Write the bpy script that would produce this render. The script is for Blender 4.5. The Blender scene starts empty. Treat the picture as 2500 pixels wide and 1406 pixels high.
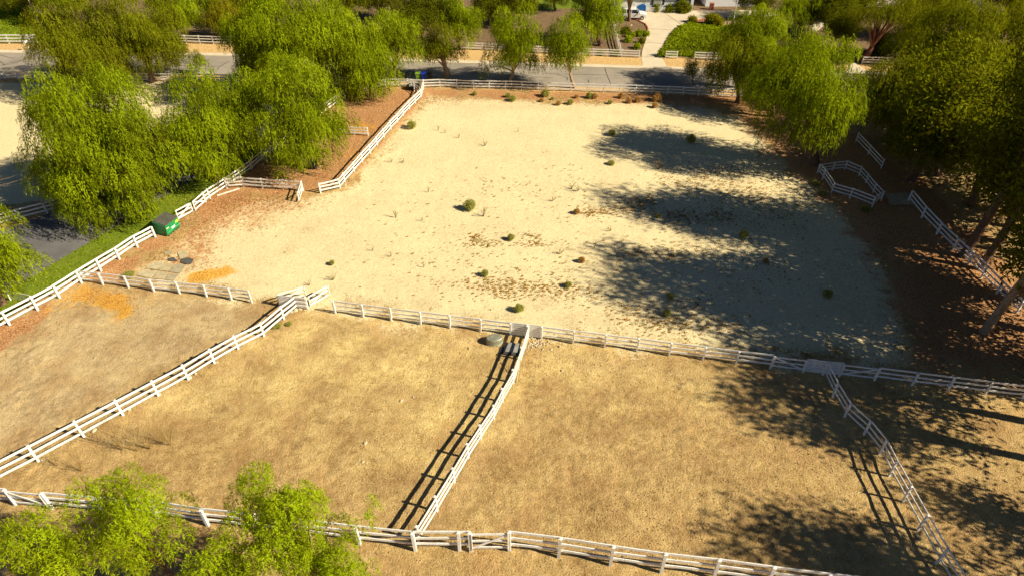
import bpy, math, random
import numpy as np
from mathutils import Vector
random.seed(7)
R_ = math.radians
SC = bpy.context.scene
COL = SC.collection

# ------------------------------------------------------------------ camera
F_PX, W_PX, H_PX = 1627.0, 2500.0, 1406.0        # focal length and frame in photograph pixels
TH = R_(39.1); CAMH = 36.0
ST, CT = math.sin(TH), math.cos(TH)
cam = bpy.data.cameras.new("camera"); cam_o = bpy.data.objects.new("camera", cam); COL.objects.link(cam_o)
cam.sensor_width = 36.0; cam.lens = 36.0 * F_PX / W_PX
cam.clip_start = 0.5; cam.clip_end = 3000
cam_o.location = (0, 0, CAMH); cam_o.rotation_euler = (R_(90) - TH, 0, 0)
SC.camera = cam_o

# ------------------------------------------------------------------ sky, sun, exposure
SUN_EL, SUN_AZ = R_(35.0), R_(107.5)               # azimuth clockwise from +Y
w = bpy.data.worlds.new("World"); SC.world = w; w.use_nodes = True
nt = w.node_tree; bg = nt.nodes["Background"]
sky = nt.nodes.new("ShaderNodeTexSky"); sky.sky_type = 'NISHITA'; sky.sun_disc = False
sky.sun_elevation = SUN_EL; sky.sun_rotation = SUN_AZ; sky.air_density = .42; sky.dust_density = 0.0; sky.ozone_density = 3.0
nt.links.new(sky.outputs[0], bg.inputs[0]); bg.inputs[1].default_value = 0.05
sl = bpy.data.lights.new("sun", 'SUN'); sl.energy = 5.0; sl.angle = R_(0.5); sl.color = (1.0, 0.89, 0.68)
so = bpy.data.objects.new("sun", sl); COL.objects.link(so)
sd = Vector((math.sin(SUN_AZ) * math.cos(SUN_EL), math.cos(SUN_AZ) * math.cos(SUN_EL), math.sin(SUN_EL)))
so.rotation_euler = (-sd).to_track_quat('-Z', 'Y').to_euler(); so.location = (60, -20, 60)
vs = SC.view_settings; vs.view_transform = 'Standard'; vs.look = 'None'; vs.gamma = 1; vs.use_curve_mapping = False
vs.exposure = 0.87
SC.cycles.max_bounces = 5; SC.cycles.transparent_max_bounces = 4

# ------------------------------------------------------------------ survey: picture measurements -> places on the ground
def P(px, py, z=0.0):
    v = (py - H_PX / 2) / F_PX; u = (px - W_PX / 2) / F_PX
    t = (CAMH - z) / (ST + v * CT)
    return Vector((u * t, (CT - v * ST) * t, z))
def P2(px, py, z=0.0):
    p = P(px, py, z); return (p.x, p.y)
def zat(Y, py):                                    # height above the ground at distance Y that is seen at row py
    v = (py - H_PX / 2) / F_PX
    return CAMH - Y * (ST + v * CT) / (CT - v * ST)
def depth(Y, z): return Y * CT + (CAMH - z) * ST
def Xat(px, Y, z): return (px - W_PX / 2) / F_PX * depth(Y, z)

# ------------------------------------------------------------------ materials
MATS = {}
class NT:
    def __init__(s, name):
        s.m = bpy.data.materials.new(name); s.m.use_nodes = True; s.t = s.m.node_tree; s.n = s.t.nodes; s.n.clear()
        s.out = s.n.new("ShaderNodeOutputMaterial"); s.co = None
    def new(s, t, **k):
        n = s.n.new(t)
        for a, b in k.items(): setattr(n, a, b)
        return n
    def l(s, a, b): s.t.links.new(a, b)
    def coord(s):
        if not s.co: s.co = s.new("ShaderNodeTexCoord").outputs['Object']
        return s.co
    def noise(s, scale, detail=3, rough=.55, vec=None):
        n = s.new("ShaderNodeTexNoise"); n.inputs['Scale'].default_value = scale; n.inputs['Detail'].default_value = detail
        n.inputs['Roughness'].default_value = rough; s.l(vec or s.coord(), n.inputs['Vector']); return n.outputs['Fac']
    def voro(s, scale, feat='F1'):
        n = s.new("ShaderNodeTexVoronoi"); n.feature = feat; n.inputs['Scale'].default_value = scale
        s.l(s.coord(), n.inputs['Vector']); return n.outputs['Distance']
    def attr(s, name):
        n = s.new("ShaderNodeAttribute"); n.attribute_name = name; return n.outputs['Fac']
    def ramp(s, fac, stops, interp='LINEAR'):
        n = s.new("ShaderNodeValToRGB"); r = n.color_ramp; r.interpolation = interp
        while len(r.elements) < len(stops): r.elements.new(.5)
        for e, (p, c) in zip(r.elements, stops):
            e.position = p; e.color = (c, c, c, 1) if isinstance(c, (int, float)) else (*c, 1)
        s.l(fac, n.inputs[0]); return n.outputs[0]
    def math(s, op, a, b=None, clamp=False):
        n = s.new("ShaderNodeMath"); n.operation = op; n.use_clamp = clamp
        for i, x in enumerate((a, b)):
            if x is None: continue
            if isinstance(x, (int, float)): n.inputs[i].default_value = x
            else: s.l(x, n.inputs[i])
        return n.outputs[0]
    def mix(s, fac, a, b, mode='MIX'):
        n = s.new("ShaderNodeMix"); n.data_type = 'RGBA'; n.blend_type = mode
        for i, x in ((0, fac), (6, a), (7, b)):
            if isinstance(x, (int, float)): n.inputs[i].default_value = x
            elif isinstance(x, tuple): n.inputs[i].default_value = (*x, 1)
            else: s.l(x, n.inputs[i])
        return n.outputs[2]
    def bump(s, h, strength=.5, dist=.05):
        n = s.new("ShaderNodeBump"); n.inputs['Strength'].default_value = strength; n.inputs['Distance'].default_value = dist
        s.l(h, n.inputs['Height']); return n.outputs[0]
    def bsdf(s, col, rough=.8, metal=0, spec=.3, normal=None):
        b = s.new("ShaderNodeBsdfPrincipled")
        if isinstance(col, tuple): b.inputs['Base Color'].default_value = (*col, 1)
        else: s.l(col, b.inputs['Base Color'])
        if isinstance(rough, (int, float)): b.inputs['Roughness'].default_value = rough
        else: s.l(rough, b.inputs['Roughness'])
        b.inputs['Metallic'].default_value = metal; b.inputs['Specular IOR Level'].default_value = spec
        if normal: s.l(normal, b.inputs['Normal'])
        s.l(b.outputs[0], s.out.inputs[0]); return s.m

def simple(name, col, rough=.7, metal=0, spec=.3, var=.25, scale=3.0, bump=0.0):
    if name in MATS: return MATS[name]
    t = NT(name); n = t.noise(scale, 4, .6)
    c0 = tuple(c * (1 - var) for c in col); c1 = tuple(min(1, c * (1 + var * .6)) for c in col)
    c = t.ramp(n, [(.3, c0), (.7, c1)])
    nm = t.bump(t.noise(scale * 6, 3), bump, .03) if bump else None
    MATS[name] = t.bsdf(c, rough, metal, spec, nm); return MATS[name]

def white_paint():
    t = NT("white_board_paint"); a = t.noise(1.3, 4, .65); b = t.noise(14, 4, .7)
    c = t.ramp(a, [(.25, (.66, .63, .56)), (.55, (.82, .81, .77)), (.8, (.86, .86, .84))])
    d = t.ramp(b, [(.28, (.38, .33, .25)), (.40, (.78, .75, .68)), (.52, (1, 1, 1))])
    return t.bsdf(t.mix(1.0, c, d, 'MULTIPLY'), .55, 0, .35, t.bump(b, .25, .01))
M_WHITE = white_paint()
M_WGREY = simple("worn_grey_paint", (.55, .53, .49), .7, var=.3, scale=5)
M_ROCK = simple("pale_rock", (.55, .46, .30), .9, var=.35, scale=6, bump=.6)

def leafmat(name, c0, c1, c2, trans=.45):
    t = NT(name); a = t.attr('tint')
    col = t.ramp(a, [(0.0, c0), (.5, c1), (1.0, c2)])
    d = t.new("ShaderNodeBsdfDiffuse"); t.l(col, d.inputs[0])
    tr = t.new("ShaderNodeBsdfTranslucent"); t.l(t.mix(1.0, col, (1.1, 1.0, .5), 'MULTIPLY'), tr.inputs[0])
    m = t.new("ShaderNodeMixShader"); m.inputs[0].default_value = trans
    t.l(d.outputs[0], m.inputs[1]); t.l(tr.outputs[0], m.inputs[2]); t.l(m.outputs[0], t.out.inputs[0]); return t.m
M_PEP = leafmat("pepper_tree_leaves", (.10, .09, .006), (.21, .275, .006), (.39, .48, .012))
M_PEPD = leafmat("olive_leaves", (.11, .085, .008), (.165, .185, .006), (.27, .30, .011), .42)
M_PEPN = leafmat("feathery_leaves", (.19, .17, .008), (.30, .40, .008), (.46, .56, .014))
M_DARK = leafmat("dark_leaves", (.070, .060, .007), (.12, .14, .006), (.23, .24, .010), .38)
M_YEL = leafmat("yellow_green_leaves", (.14, .10, .01), (.24, .23, .008), (.32, .31, .012))
M_TUMG = leafmat("tumbleweed_green", (.28, .24, .06), (.34, .35, .08), (.46, .46, .13), .3)
M_TUMB = leafmat("tumbleweed_brown", (.34, .17, .05), (.46, .28, .09), (.60, .42, .16), .3)
M_STRAW = leafmat("dry_stems", (.26, .17, .06), (.38, .27, .11), (.50, .38, .17), .3)
M_LITR = leafmat("fallen_leaf_clusters", (.24, .19, .035), (.38, .22, .045), (.42, .16, .03), .15)
M_COVER = leafmat("ground_cover_leaves", (.14, .13, .012), (.22, .29, .008), (.36, .42, .012), .35)
M_BARK = simple("bark", (.16, .095, .055), .95, var=.45, scale=4, bump=.8)
M_BARKP = simple("pale_bark", (.36, .24, .14), .95, var=.4, scale=4, bump=.8)

# ------------------------------------------------------------------ mesh helpers
def arr_mesh(name, V, Q, mat, tint=None, smooth=False):
    me = bpy.data.meshes.new(name); V = np.asarray(V, np.float32); Q = np.asarray(Q, np.int32)
    k = Q.shape[1]
    me.vertices.add(len(V)); me.vertices.foreach_set('co', V.ravel())
    me.loops.add(Q.size); me.loops.foreach_set('vertex_index', Q.ravel())
    me.polygons.add(len(Q)); me.polygons.foreach_set('loop_start', np.arange(0, Q.size, k, dtype=np.int32))
    me.polygons.foreach_set('loop_total', np.full(len(Q), k, np.int32))
    if smooth: me.polygons.foreach_set('use_smooth', np.ones(len(Q), bool))
    if tint is not None:
        a = me.attributes.new('tint', 'FLOAT', 'POINT'); a.data.foreach_set('value', np.asarray(tint, np.float32))
    me.update(calc_edges=True); me.materials.append(mat); return me

class MB:
    def __init__(s): s.v = []; s.f = []
    def add(s, vs_, fs):
        o = len(s.v); s.v += [tuple(v) for v in vs_]; s.f += [tuple(i + o for i in f) for f in fs]; return s
    def box(s, c, d, rz=0.0, taper=1.0):
        x, y, z = d[0] / 2, d[1] / 2, d[2] / 2; ca, sa = math.cos(rz), math.sin(rz); vs_ = []
        for k, (a, b, e) in enumerate([(-x, -y, -z), (x, -y, -z), (x, y, -z), (-x, y, -z), (-x, -y, z), (x, -y, z), (x, y, z), (-x, y, z)]):
            if k > 3: a *= taper; b *= taper
            vs_.append((c[0] + a * ca - b * sa, c[1] + a * sa + b * ca, c[2] + e))
        return s.add(vs_, [(0, 3, 2, 1), (4, 5, 6, 7), (0, 1, 5, 4), (1, 2, 6, 5), (2, 3, 7, 6), (3, 0, 4, 7)])
    def beam(s, a, b, wdt, hgt):
        a, b = Vector(a), Vector(b); d = (b - a).normalized()
        up = Vector((0, 0, 1)) if abs(d.z) < .95 else Vector((1, 0, 0))
        sd_ = d.cross(up).normalized(); up = sd_.cross(d).normalized(); vs_ = []
        for p in (a, b):
            for (i, j) in ((-1, -1), (1, -1), (1, 1), (-1, 1)): vs_.append(p + sd_ * i * wdt / 2 + up * j * hgt / 2)
        return s.add(vs_, [(3, 2, 1, 0), (4, 5, 6, 7), (0, 1, 5, 4), (1, 2, 6, 5), (2, 3, 7, 6), (3, 0, 4, 7)])
    def tube(s, path, rad, n=7, cap=True, jit=0):
        pts = [Vector(p) for p in path]; o = len(s.v); prev = None
        for i, p in enumerate(pts):
            d = (pts[min(i + 1, len(pts) - 1)] - pts[max(i - 1, 0)]).normalized()
            ref = Vector((1, 0, 0)) if abs(d.x) < .8 else Vector((0, 1, 0))
            a = d.cross(ref).normalized(); b = d.cross(a); r = rad[i] if hasattr(rad, '__len__') else rad
            for k in range(n):
                t = 2 * math.pi * k / n; rr = r * (1 + (random.uniform(-jit, jit) if jit else 0))
                s.v.append(tuple(p + a * math.cos(t) * rr + b * math.sin(t) * rr))
            if i: s.f += [(o + (i - 1) * n + k, o + (i - 1) * n + (k + 1) % n, o + i * n + (k + 1) % n, o + i * n + k) for k in range(n)]
        if cap:
            s.f.append(tuple(o + k for k in range(n))[::-1]); s.f.append(tuple(o + (len(pts) - 1) * n + k for k in range(n)))
        return s
    def lathe(s, prof, n=24, c=(0, 0, 0), sx=1.0, sy=1.0, rz=0.0):
        o = len(s.v); ca, sa = math.cos(rz), math.sin(rz)
        for (r, z) in prof:
            for k in range(n):
                t = 2 * math.pi * k / n; x, y = r * math.cos(t) * sx, r * math.sin(t) * sy
                s.v.append((c[0] + x * ca - y * sa, c[1] + x * sa + y * ca, c[2] + z))
        for i in range(1, len(prof)):
            s.f += [(o + (i - 1) * n + k, o + (i - 1) * n + (k + 1) % n, o + i * n + (k + 1) % n, o + i * n + k) for k in range(n)]
        return s
    def prism(s, pts, z0, z1, top=True):
        n = len(pts); s.add([(x, y, z0) for x, y in pts] + [(x, y, z1) for x, y in pts],
            [(i, (i + 1) % n, n + (i + 1) % n, n + i) for i in range(n)] + [tuple(range(n, 2 * n)), tuple(range(n))[::-1]]); return s
    def build(s, name, mat, parent=None, smooth=False, bevel=0.0, world=True):
        me = bpy.data.meshes.new(name); off = parent_loc(parent) if (parent and world) else Vector((0, 0, 0))
        me.from_pydata([tuple(Vector(v) - off) for v in s.v], [], s.f); me.update(); me.materials.append(mat)
        if smooth: me.polygons.foreach_set('use_smooth', [True] * len(me.polygons))
        o = bpy.data.objects.new(name, me); COL.objects.link(o); o.parent = parent
        if bevel:
            b = o.modifiers.new('bevel', 'BEVEL'); b.width = bevel; b.segments = 2; b.limit_method = 'ANGLE'
        return o
def parent_loc(p):
    l = Vector((0, 0, 0))
    while p: l += p.location; p = p.parent
    return l
def tag(o, label, cat, group=None):
    o['label'] = label; o['category'] = cat
    if group: o['group'] = group
    return o
def thing(name, label, cat, loc, group=None):
    o = bpy.data.objects.new(name, None); COL.objects.link(o); o.location = loc; o.empty_display_size = .3
    return tag(o, label, cat, group)
def put(name, me, parent, loc=(0, 0, 0), rz=0.0):
    o = bpy.data.objects.new(name, me); COL.objects.link(o); o.parent = parent; o.location = loc; o.rotation_euler[2] = rz; return o
def struct(o, kind='structure'): o['kind'] = kind; return o

# ------------------------------------------------------------------ ground
TILE = np.random.RandomState(3).rand(256, 256)
def vnoise(x, y, sc, ox=0):
    x = x * sc + ox; y = y * sc + ox * 1.7; xi = np.floor(x).astype(int); yi = np.floor(y).astype(int)
    fx = x - xi; fy = y - yi; fx = fx * fx * (3 - 2 * fx); fy = fy * fy * (3 - 2 * fy)
    g = lambda a, b: TILE[a % 256, b % 256]
    return (g(xi, yi) * (1 - fx) + g(xi + 1, yi) * fx) * (1 - fy) + (g(xi, yi + 1) * (1 - fx) + g(xi + 1, yi + 1) * fx) * fy
def poly_sd(px, X, Y):                             # signed distance (inside > 0), metres
    pts = [P2(a, b) for a, b in px]; d = np.full(X.shape, 1e9); ins = np.zeros(X.shape, bool); n = len(pts)
    for i in range(n):
        (x0, y0), (x1, y1) = pts[i], pts[(i + 1) % n]; dx, dy = x1 - x0, y1 - y0
        t = np.clip(((X - x0) * dx + (Y - y0) * dy) / (dx * dx + dy * dy + 1e-9), 0, 1)
        d = np.minimum(d, np.hypot(X - x0 - t * dx, Y - y0 - t * dy))
        c = ((y0 > Y) != (y1 > Y)) & (X < (x1 - x0) * (Y - y0) / ((y1 - y0) if abs(y1 - y0) > 1e-9 else 1e-9) + x0); ins ^= c
    return np.where(ins, d, -d)
ss = lambda x, a, b: np.clip((x - a) / (b - a), 0, 1)
SAND = [(1040, 232), (1330, 246), (1600, 252), (1760, 262), (1880, 340), (1990, 440), (2120, 560), (2180, 680), (2230, 860), (2180, 893),
        (1900, 864), (1400, 812), (940, 768), (800, 745), (700, 745), (560, 712), (330, 672), (300, 662), (400, 610), (470, 560), (560, 520), (640, 492), (760, 482), (850, 450), (950, 345), (1010, 270)]
LOT = [(-400, 205), (-400, 560), (0, 500), (110, 492), (300, 430), (480, 340), (620, 250), (640, 203), (300, 199)]
LIT1 = [(225, 668), (300, 622), (378, 575), (440, 535), (560, 452), (640, 395), (760, 292), (850, 228), (960, 207), (1034, 206), (1036, 235), (950, 320), (850, 425), (780, 470), (640, 480), (520, 515), (450, 560), (400, 610), (330, 665)]
LIT2 = [(1038, 215), (1300, 222), (1900, 236), (1900, 285), (1760, 262), (1600, 250), (1330, 243), (1060, 236)]
LIT3 = [(1790, 240), (2060, 300), (2250, 450), (2520, 680), (2700, 860), (2700, 960), (2300, 905), (2240, 870), (2200, 760), (2140, 610), (1990, 470), (1880, 370)]
LIT4 = [(-60, 800), (60, 765), (130, 722), (90, 790), (20, 850), (-60, 900)]
OR1 = [(465, 668), (500, 655), (555, 652), (570, 664), (530, 682), (500, 692), (462, 690)]
OR2 = [(140, 735), (200, 708), (330, 712), (335, 735), (320, 760), (270, 770), (220, 757), (165, 750)]
OR3 = [(840, 300), (980, 285), (960, 310), (900, 350), (860, 400), (840, 380)]
GREY = [(-200, 830), (80, 740), (190, 705), (360, 705), (660, 745), (690, 760), (560, 835), (280, 985), (0, 1120), (-300, 1240)]
STRAW = [(700, 770), (1280, 815), (1250, 900), (1170, 1010), (1050, 1130), (860, 1010), (680, 1040), (420, 960), (620, 840)]
STRAW2 = [(1290, 815), (1780, 865), (1720, 960), (1300, 930)]
VERGE = [(-600, 104), (0, 104), (560, 108), (1150, 121), (1560, 141), (1720, 146), (2120, 158), (2700, 175), (2700, 195), (2100, 184), (1700, 175), (1300, 162), (1080, 156), (560, 140), (0, 132), (-600, 128)]
VERGE2 = [(-600, 163), (0, 172), (560, 184), (1030, 201), (1300, 207), (1640, 215), (2100, 230), (2700, 250), (2700, 268), (2100, 248), (1640, 231), (1300, 223), (1030, 214), (560, 201), (0, 194), (-600, 190)]
LAWN1 = [(-500, 15), (60, 12), (110, 40), (110, 103), (-500, 103)]
LAWN2 = [(-120, 850), (0, 788), (75, 735), (190, 675), (300, 605), (372, 562), (460, 505), (540, 448), (640, 370), (720, 305), (800, 243), (850, 215), (800, 215), (720, 275), (600, 352), (430, 458), (243, 573), (60, 682), (-80, 760)]
LAWN3 = [(1180, -10), (1420, -10), (1420, 22), (1300, 26), (1180, 20)]
YARD = [(-800, -60), (3300, -60), (3300, 160), (2700, 178), (2120, 160), (1720, 147), (1560, 141), (1150, 121), (560, 108), (0, 104), (-600, 104)]
LANE = [(-160, 800), (60, 688), (150, 633), (243, 578), (430, 463), (600, 357), (720, 280), (800, 220), (830, 200), (770, 198), (700, 225), (560, 305), (420, 385), (230, 478), (60, 545), (-200, 630)]
def blur_edge(px, X, Y, wdt, nz=1.0):
    sdv = poly_sd(px, X, Y); return np.clip(.5 + (sdv + nz * wdt * (vnoise(X, Y, .6, 5) - .5) * 1.5) / (2 * wdt), 0, 1)
def build_ground():
    xs = np.concatenate([[-900, -500, -300, -200], np.arange(-150, -48, 1.0), np.arange(-48, 48, .15), np.arange(48, 150, 1.0), [150, 200, 300, 500, 900]])
    ys = np.concatenate([[-300, -150, -80, -40, -20, -5, 5], np.arange(10, 17, 1.0), np.arange(17, 44, .11), np.arange(44, 62, .22), np.arange(62, 92, .5), np.arange(92, 160, 1.5), [160, 200, 300, 500, 1500]])
    X, Y = np.meshgrid(xs, ys); nx, ny = len(xs), len(ys); X = X.ravel(); Y = Y.ravel()
    at = {}
    sand = blur_edge(SAND, X, Y, 2.2); lot = blur_edge(LOT, X, Y, .5)
    lit = np.maximum.reduce([blur_edge(LIT1, X, Y, 2.3), blur_edge(LIT2, X, Y, 2.0), .55 * blur_edge([(540, 455), (760, 478), (720, 530), (580, 560), (560, 640), (470, 680), (330, 680), (370, 590)], X, Y, 2.5), blur_edge(LIT3, X, Y, 2.2), blur_edge(LIT4, X, Y, 1.0)])
    at['sand'] = np.maximum(sand, lot); at['litter'] = lit
    at['orange'] = np.maximum.reduce([1.1 * blur_edge(OR1, X, Y, .8), .95 * blur_edge(OR2, X, Y, 1.8), .55 * blur_edge(OR3, X, Y, 2)])
    at['greyd'] = blur_edge(GREY, X, Y, 1.5); at['straw'] = np.maximum(.9 * blur_edge(STRAW, X, Y, 3.0, 1.6), .75 * blur_edge(STRAW2, X, Y, 2.0, 1.5))
    at['verge'] = np.maximum(blur_edge(VERGE, X, Y, .3, .3), blur_edge(VERGE2, X, Y, .3, .3))
    at['lawn'] = np.maximum.reduce([blur_edge(LAWN1, X, Y, .6), blur_edge(LAWN2, X, Y, .3, .5), blur_edge(LAWN3, X, Y, .8)])
    at['yard'] = blur_edge(YARD, X, Y, .5, .3)
    def blob(px, py, rx, ry): a = (np.array(P2(px, py)), np.array(P2(px + rx, py)), np.array(P2(px, py - ry))); return np.clip(1.25 - np.hypot((X - a[0][0]) / abs(a[1][0] - a[0][0]), (Y - a[0][1]) / abs(a[2][1] - a[0][1])), 0, 1)
    at['scuff'] = np.maximum.reduce([k_ * blob(*q) for k_, q in ((.8, (740, 560, 44, 14)), (.9, (708, 604, 22, 20)), (.6, (770, 540, 60, 14)), (.7, (600, 548, 60, 9)), (.6, (650, 530, 50, 6)), (.5, (640, 690, 90, 12)), (.9, (1330, 735, 60, 20)), (.7, (1420, 770, 110, 22)), (.6, (900, 740, 110, 14)), (.6, (1100, 250, 110, 16)), (.6, (1280, 262, 160, 10)), (.5, (520, 590, 120, 30)), (.5, (1180, 700, 120, 24)), (.6, (480, 640, 60, 16)))])
    at['path'] = np.maximum.reduce([.7 * ss(-np.abs(poly_sd([a_, b_, (a_[0] + 1, a_[1] + 1)], X, Y) + .0) + 1.2, 0, 1.0) for a_, b_ in (((790, 780), (1230, 860)), ((1200, 1060), (1010, 1250)), ((700, 820), (120, 1150)), ((1330, 870), (1980, 940)), ((1260, 1000), (1060, 1290)), ((640, 770), (250, 930)))])
    flat = np.maximum.reduce([at['verge'], at['yard'], at['lawn'], lot, np.clip(poly_sd(LANE, X, Y) + 1.5, 0, 1), ss(Y, 80, 84)])
    amp = np.where((Y > 10) & (Y < 92) & (np.abs(X) < 60), 1.0, 0.0) * (1 - flat)
    pad = (1 - np.maximum(at['sand'], 0)); hoof = ss(vnoise(X, Y, .13, 9), .35, .75)
    at['hoof'] = hoof * pad; pk = ss(vnoise(X, Y, 2.6, 21), .66, .9)
    n1 = vnoise(X, Y, 1.1, 1); n2 = vnoise(X, Y, 3.1, 2); n3 = vnoise(X, Y, 6.5, 3)
    Z = amp * (pad * (.05 * n1 + .045 * n2 * (.4 + hoof) + .035 * n3 * (.5 + hoof) - .03 * pk * (.3 + hoof)) + (1 - pad) * (.02 * n1 + .012 * n3) - .06)
    Z = np.where(amp > 0, Z, -.06 * 0 )
    V = np.stack([X, Y, Z], 1); i = np.arange(ny - 1)[:, None] * nx + np.arange(nx - 1)[None, :]
    Q = np.stack([i, i + 1, i + nx + 1, i + nx], -1).reshape(-1, 4)
    t = NT("ground_soil"); big = t.noise(.16, 4, .6); mid = t.noise(1.4, 5, .65); fin = t.noise(9, 5, .7); vf = t.noise(28, 3, .7)
    A = {k: t.attr(k) for k in at}
    m = t.math('ADD', t.math('ADD', t.math('MULTIPLY', mid, .28), t.math('MULTIPLY', t.noise(20, 4, .8), .42)), t.math('ADD', t.math('MULTIPLY', fin, .30), t.math('MULTIPLY', big, .10)))
    pad_c = t.ramp(m, [(.43, (.19, .11, .035)), (.495, (.35, .225, .085)), (.55, (.46, .315, .13)), (.62, (.62, .455, .21))])
    grey_c = t.ramp(m, [(.43, (.30, .21, .10)), (.495, (.44, .325, .165)), (.55, (.52, .39, .205)), (.62, (.63, .49, .28))]
    , 'LINEAR')
    straw_c = t.ramp(m, [(.43, (.28, .17, .05)), (.495, (.49, .34, .13)), (.55, (.62, .455, .185)), (.62, (.78, .61, .28))])
    col = t.mix(A['greyd'], t.mix(A['straw'], pad_c, straw_c), grey_c)
    red = t.math('MULTIPLY', t.ramp(t.noise(.35, 3), [(.48, 0.0), (.64, 1.0)]), .45)
    col = t.mix(red, col, (.40, .235, .10))
    sp = t.ramp(vf, [(.70, 0.0), (.76, 1.0)]); col = t.mix(t.math('MULTIPLY', sp, .6), col, (.70, .60, .36))
    sand_c = t.ramp(t.math('ADD', t.math('MULTIPLY', big, .4), t.math('MULTIPLY', fin, .6)), [(.3, (.58, .475, .26)), (.5, (.69, .58, .33)), (.7, (.74, .635, .38))])
    spk = t.ramp(t.noise(16, 3, .6), [(.66, 0.0), (.74, 1.0)]); sand_c = t.mix(t.math('MULTIPLY', spk, .45), sand_c, (.36, .26, .10))
    tan = t.math('MULTIPLY', t.ramp(t.math('ADD', t.math('MULTIPLY', t.noise(.23, 3, .6), .6), t.math('MULTIPLY', mid, .4)), [(.50, 0.0), (.66, 1.0)]), .35)
    sand_c = t.mix(tan, sand_c, (.52, .40, .21)); sand_c = t.mix(1.0, sand_c, t.ramp(t.noise(4.5, 5, .75), [(.35, .80), (.52, 1.0), (.7, 1.06)]), 'MULTIPLY')
    sand_c = t.mix(t.math('MULTIPLY', t.math('MULTIPLY', A['scuff'], t.ramp(t.noise(5, 5, .75), [(.42, .0), (.58, 1.0)])), .6), sand_c, (.44, .28, .13))
    col = t.mix(t.math('MULTIPLY', A['path'], t.ramp(t.noise(1.1, 4, .7), [(.35, .0), (.65, .55)])), col, (.53, .38, .19))
    col = t.mix(1.0, col, t.ramp(t.math('ADD', t.math('MULTIPLY', t.noise(.33, 4, .65), .6), t.math('MULTIPLY', t.noise(1.9, 4, .7), .4)), [(.38, (.76, .72, .68)), (.5, (1, .98, .95)), (.62, (1.16, 1.15, 1.08))]), 'MULTIPLY')
    def brk(a, lo, hi, k=.9):                      # noisy threshold of a zone mask
        s_ = t.math('ADD', a, t.math('MULTIPLY', t.math('SUBTRACT', t.math('ADD', t.math('MULTIPLY', fin, .6), t.math('MULTIPLY', mid, .4)), .5), k * 2.4))
        return t.ramp(s_, [(lo, 0.0), (hi, 1.0)])
    col = t.mix(brk(A['sand'], .42, .58, 1.2), col, sand_c)
    lit_c = t.ramp(fin, [(.36, (.19, .08, .03)), (.50, (.43, .20, .08)), (.62, (.62, .38, .18))])
    col = t.mix(t.math('MULTIPLY', brk(A['litter'], .44, .58, 1.3), .93), col, lit_c)
    or_c = t.ramp(fin, [(.38, (.34, .15, .02)), (.52, (.66, .32, .035)), (.64, (.80, .47, .09))])
    col = t.mix(t.math('MULTIPLY', brk(A['orange'], .38, .66, .9), .92), col, or_c)
    yard_c = t.ramp(m, [(.4, (.10, .06, .03)), (.55, (.20, .13, .07)), (.7, (.30, .21, .12))])
    col = t.mix(A['yard'], col, yard_c)
    ver_c = t.ramp(m, [(.35, (.50, .31, .12)), (.55, (.61, .40, .165)), (.7, (.66, .46, .21))])
    col = t.mix(brk(A['verge'], .44, .56, .25), col, ver_c)
    lawn_c = t.ramp(m, [(.38, (.06, .10, .006)), (.52, (.13, .20, .010)), (.66, (.24, .27, .03))])
    col = t.mix(brk(A['lawn'], .42, .58, .5), col, lawn_c)
    h = t.math('ADD', t.math('MULTIPLY', fin, .6), t.math('MULTIPLY', mid, .5))
    hs = t.math('MULTIPLY', h, t.math('SUBTRACT', 1.0, t.math('MULTIPLY', A['sand'], .75)))
    mat = t.bsdf(col, .95, 0, .1, t.bump(hs, 1.0, .24))
    me = arr_mesh('ground', V, Q, mat, smooth=True)
    for k, v in at.items():
        a = me.attributes.new(k, 'FLOAT', 'POINT'); a.data.foreach_set('value', v.astype(np.float32))
    o = bpy.data.objects.new('ground', me); COL.objects.link(o); struct(o)
build_ground()

def sheet(name, px, z, mat, thick=0.0, kind='structure'):
    pts = [P2(a, b) for a, b in px]; m = MB()
    if thick: m.prism(pts, z - thick, z)
    else: m.add([(x, y, z) for x, y in pts], [tuple(range(len(pts)))])
    o = m.build(name, mat); struct(o, kind); return o
def asphalt(name, c, seam=False):
    t = NT(name); n = t.noise(.5, 5, .6); f = t.noise(22, 4, .7); k = t.ramp(t.noise(.08, 2), [(.35, .85), (.65, 1.1)])
    col = t.ramp(t.math('ADD', t.math('MULTIPLY', n, .6), t.math('MULTIPLY', f, .4)), [(.35, tuple(x * .8 for x in c)), (.6, tuple(x * 1.12 for x in c))])
    return t.bsdf(t.mix(1.0, col, k, 'MULTIPLY'), .9, 0, .2, t.bump(f, .3, .01))
M_ROAD = asphalt("road_asphalt", (.30, .26, .205)); M_DRIVE = asphalt("driveway_asphalt", (.15, .145, .14))
def concrete(name, c):
    t = NT(name); n = t.noise(.6, 6, .7); f = t.noise(9, 4, .6)
    col = t.ramp(t.math('ADD', t.math('MULTIPLY', n, .65), t.math('MULTIPLY', f, .35)), [(.3, tuple(x * .78 for x in c)), (.55, c), (.75, tuple(x * 1.1 for x in c))])
    return t.bsdf(col, .85, 0, .2)
M_CONC = concrete("pale_concrete", (.60, .51, .36))
far_e = [(-700, 126), (0, 131), (560, 139), (1080, 155), (1300, 161.5), (1700, 174), (2100, 184), (2800, 198)]
near_e = [(-700, 164), (0, 173), (560, 185), (1030, 202), (1300, 208), (1640, 216), (2100, 231), (2800, 252)]
sheet('road', far_e + near_e[::-1], .012, M_ROAD)
kb = [(x, y - 6.5) for x, y in far_e]
sheet('kerb', kb + far_e[::-1], .13, M_CONC, .13)
sheet('road_edge', [(x, y - .2) for x, y in near_e] + [(x, y + 2.2) for x, y in near_e[::-1]], .018, simple("sandy_edge", (.5, .37, .17), .9))
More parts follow.
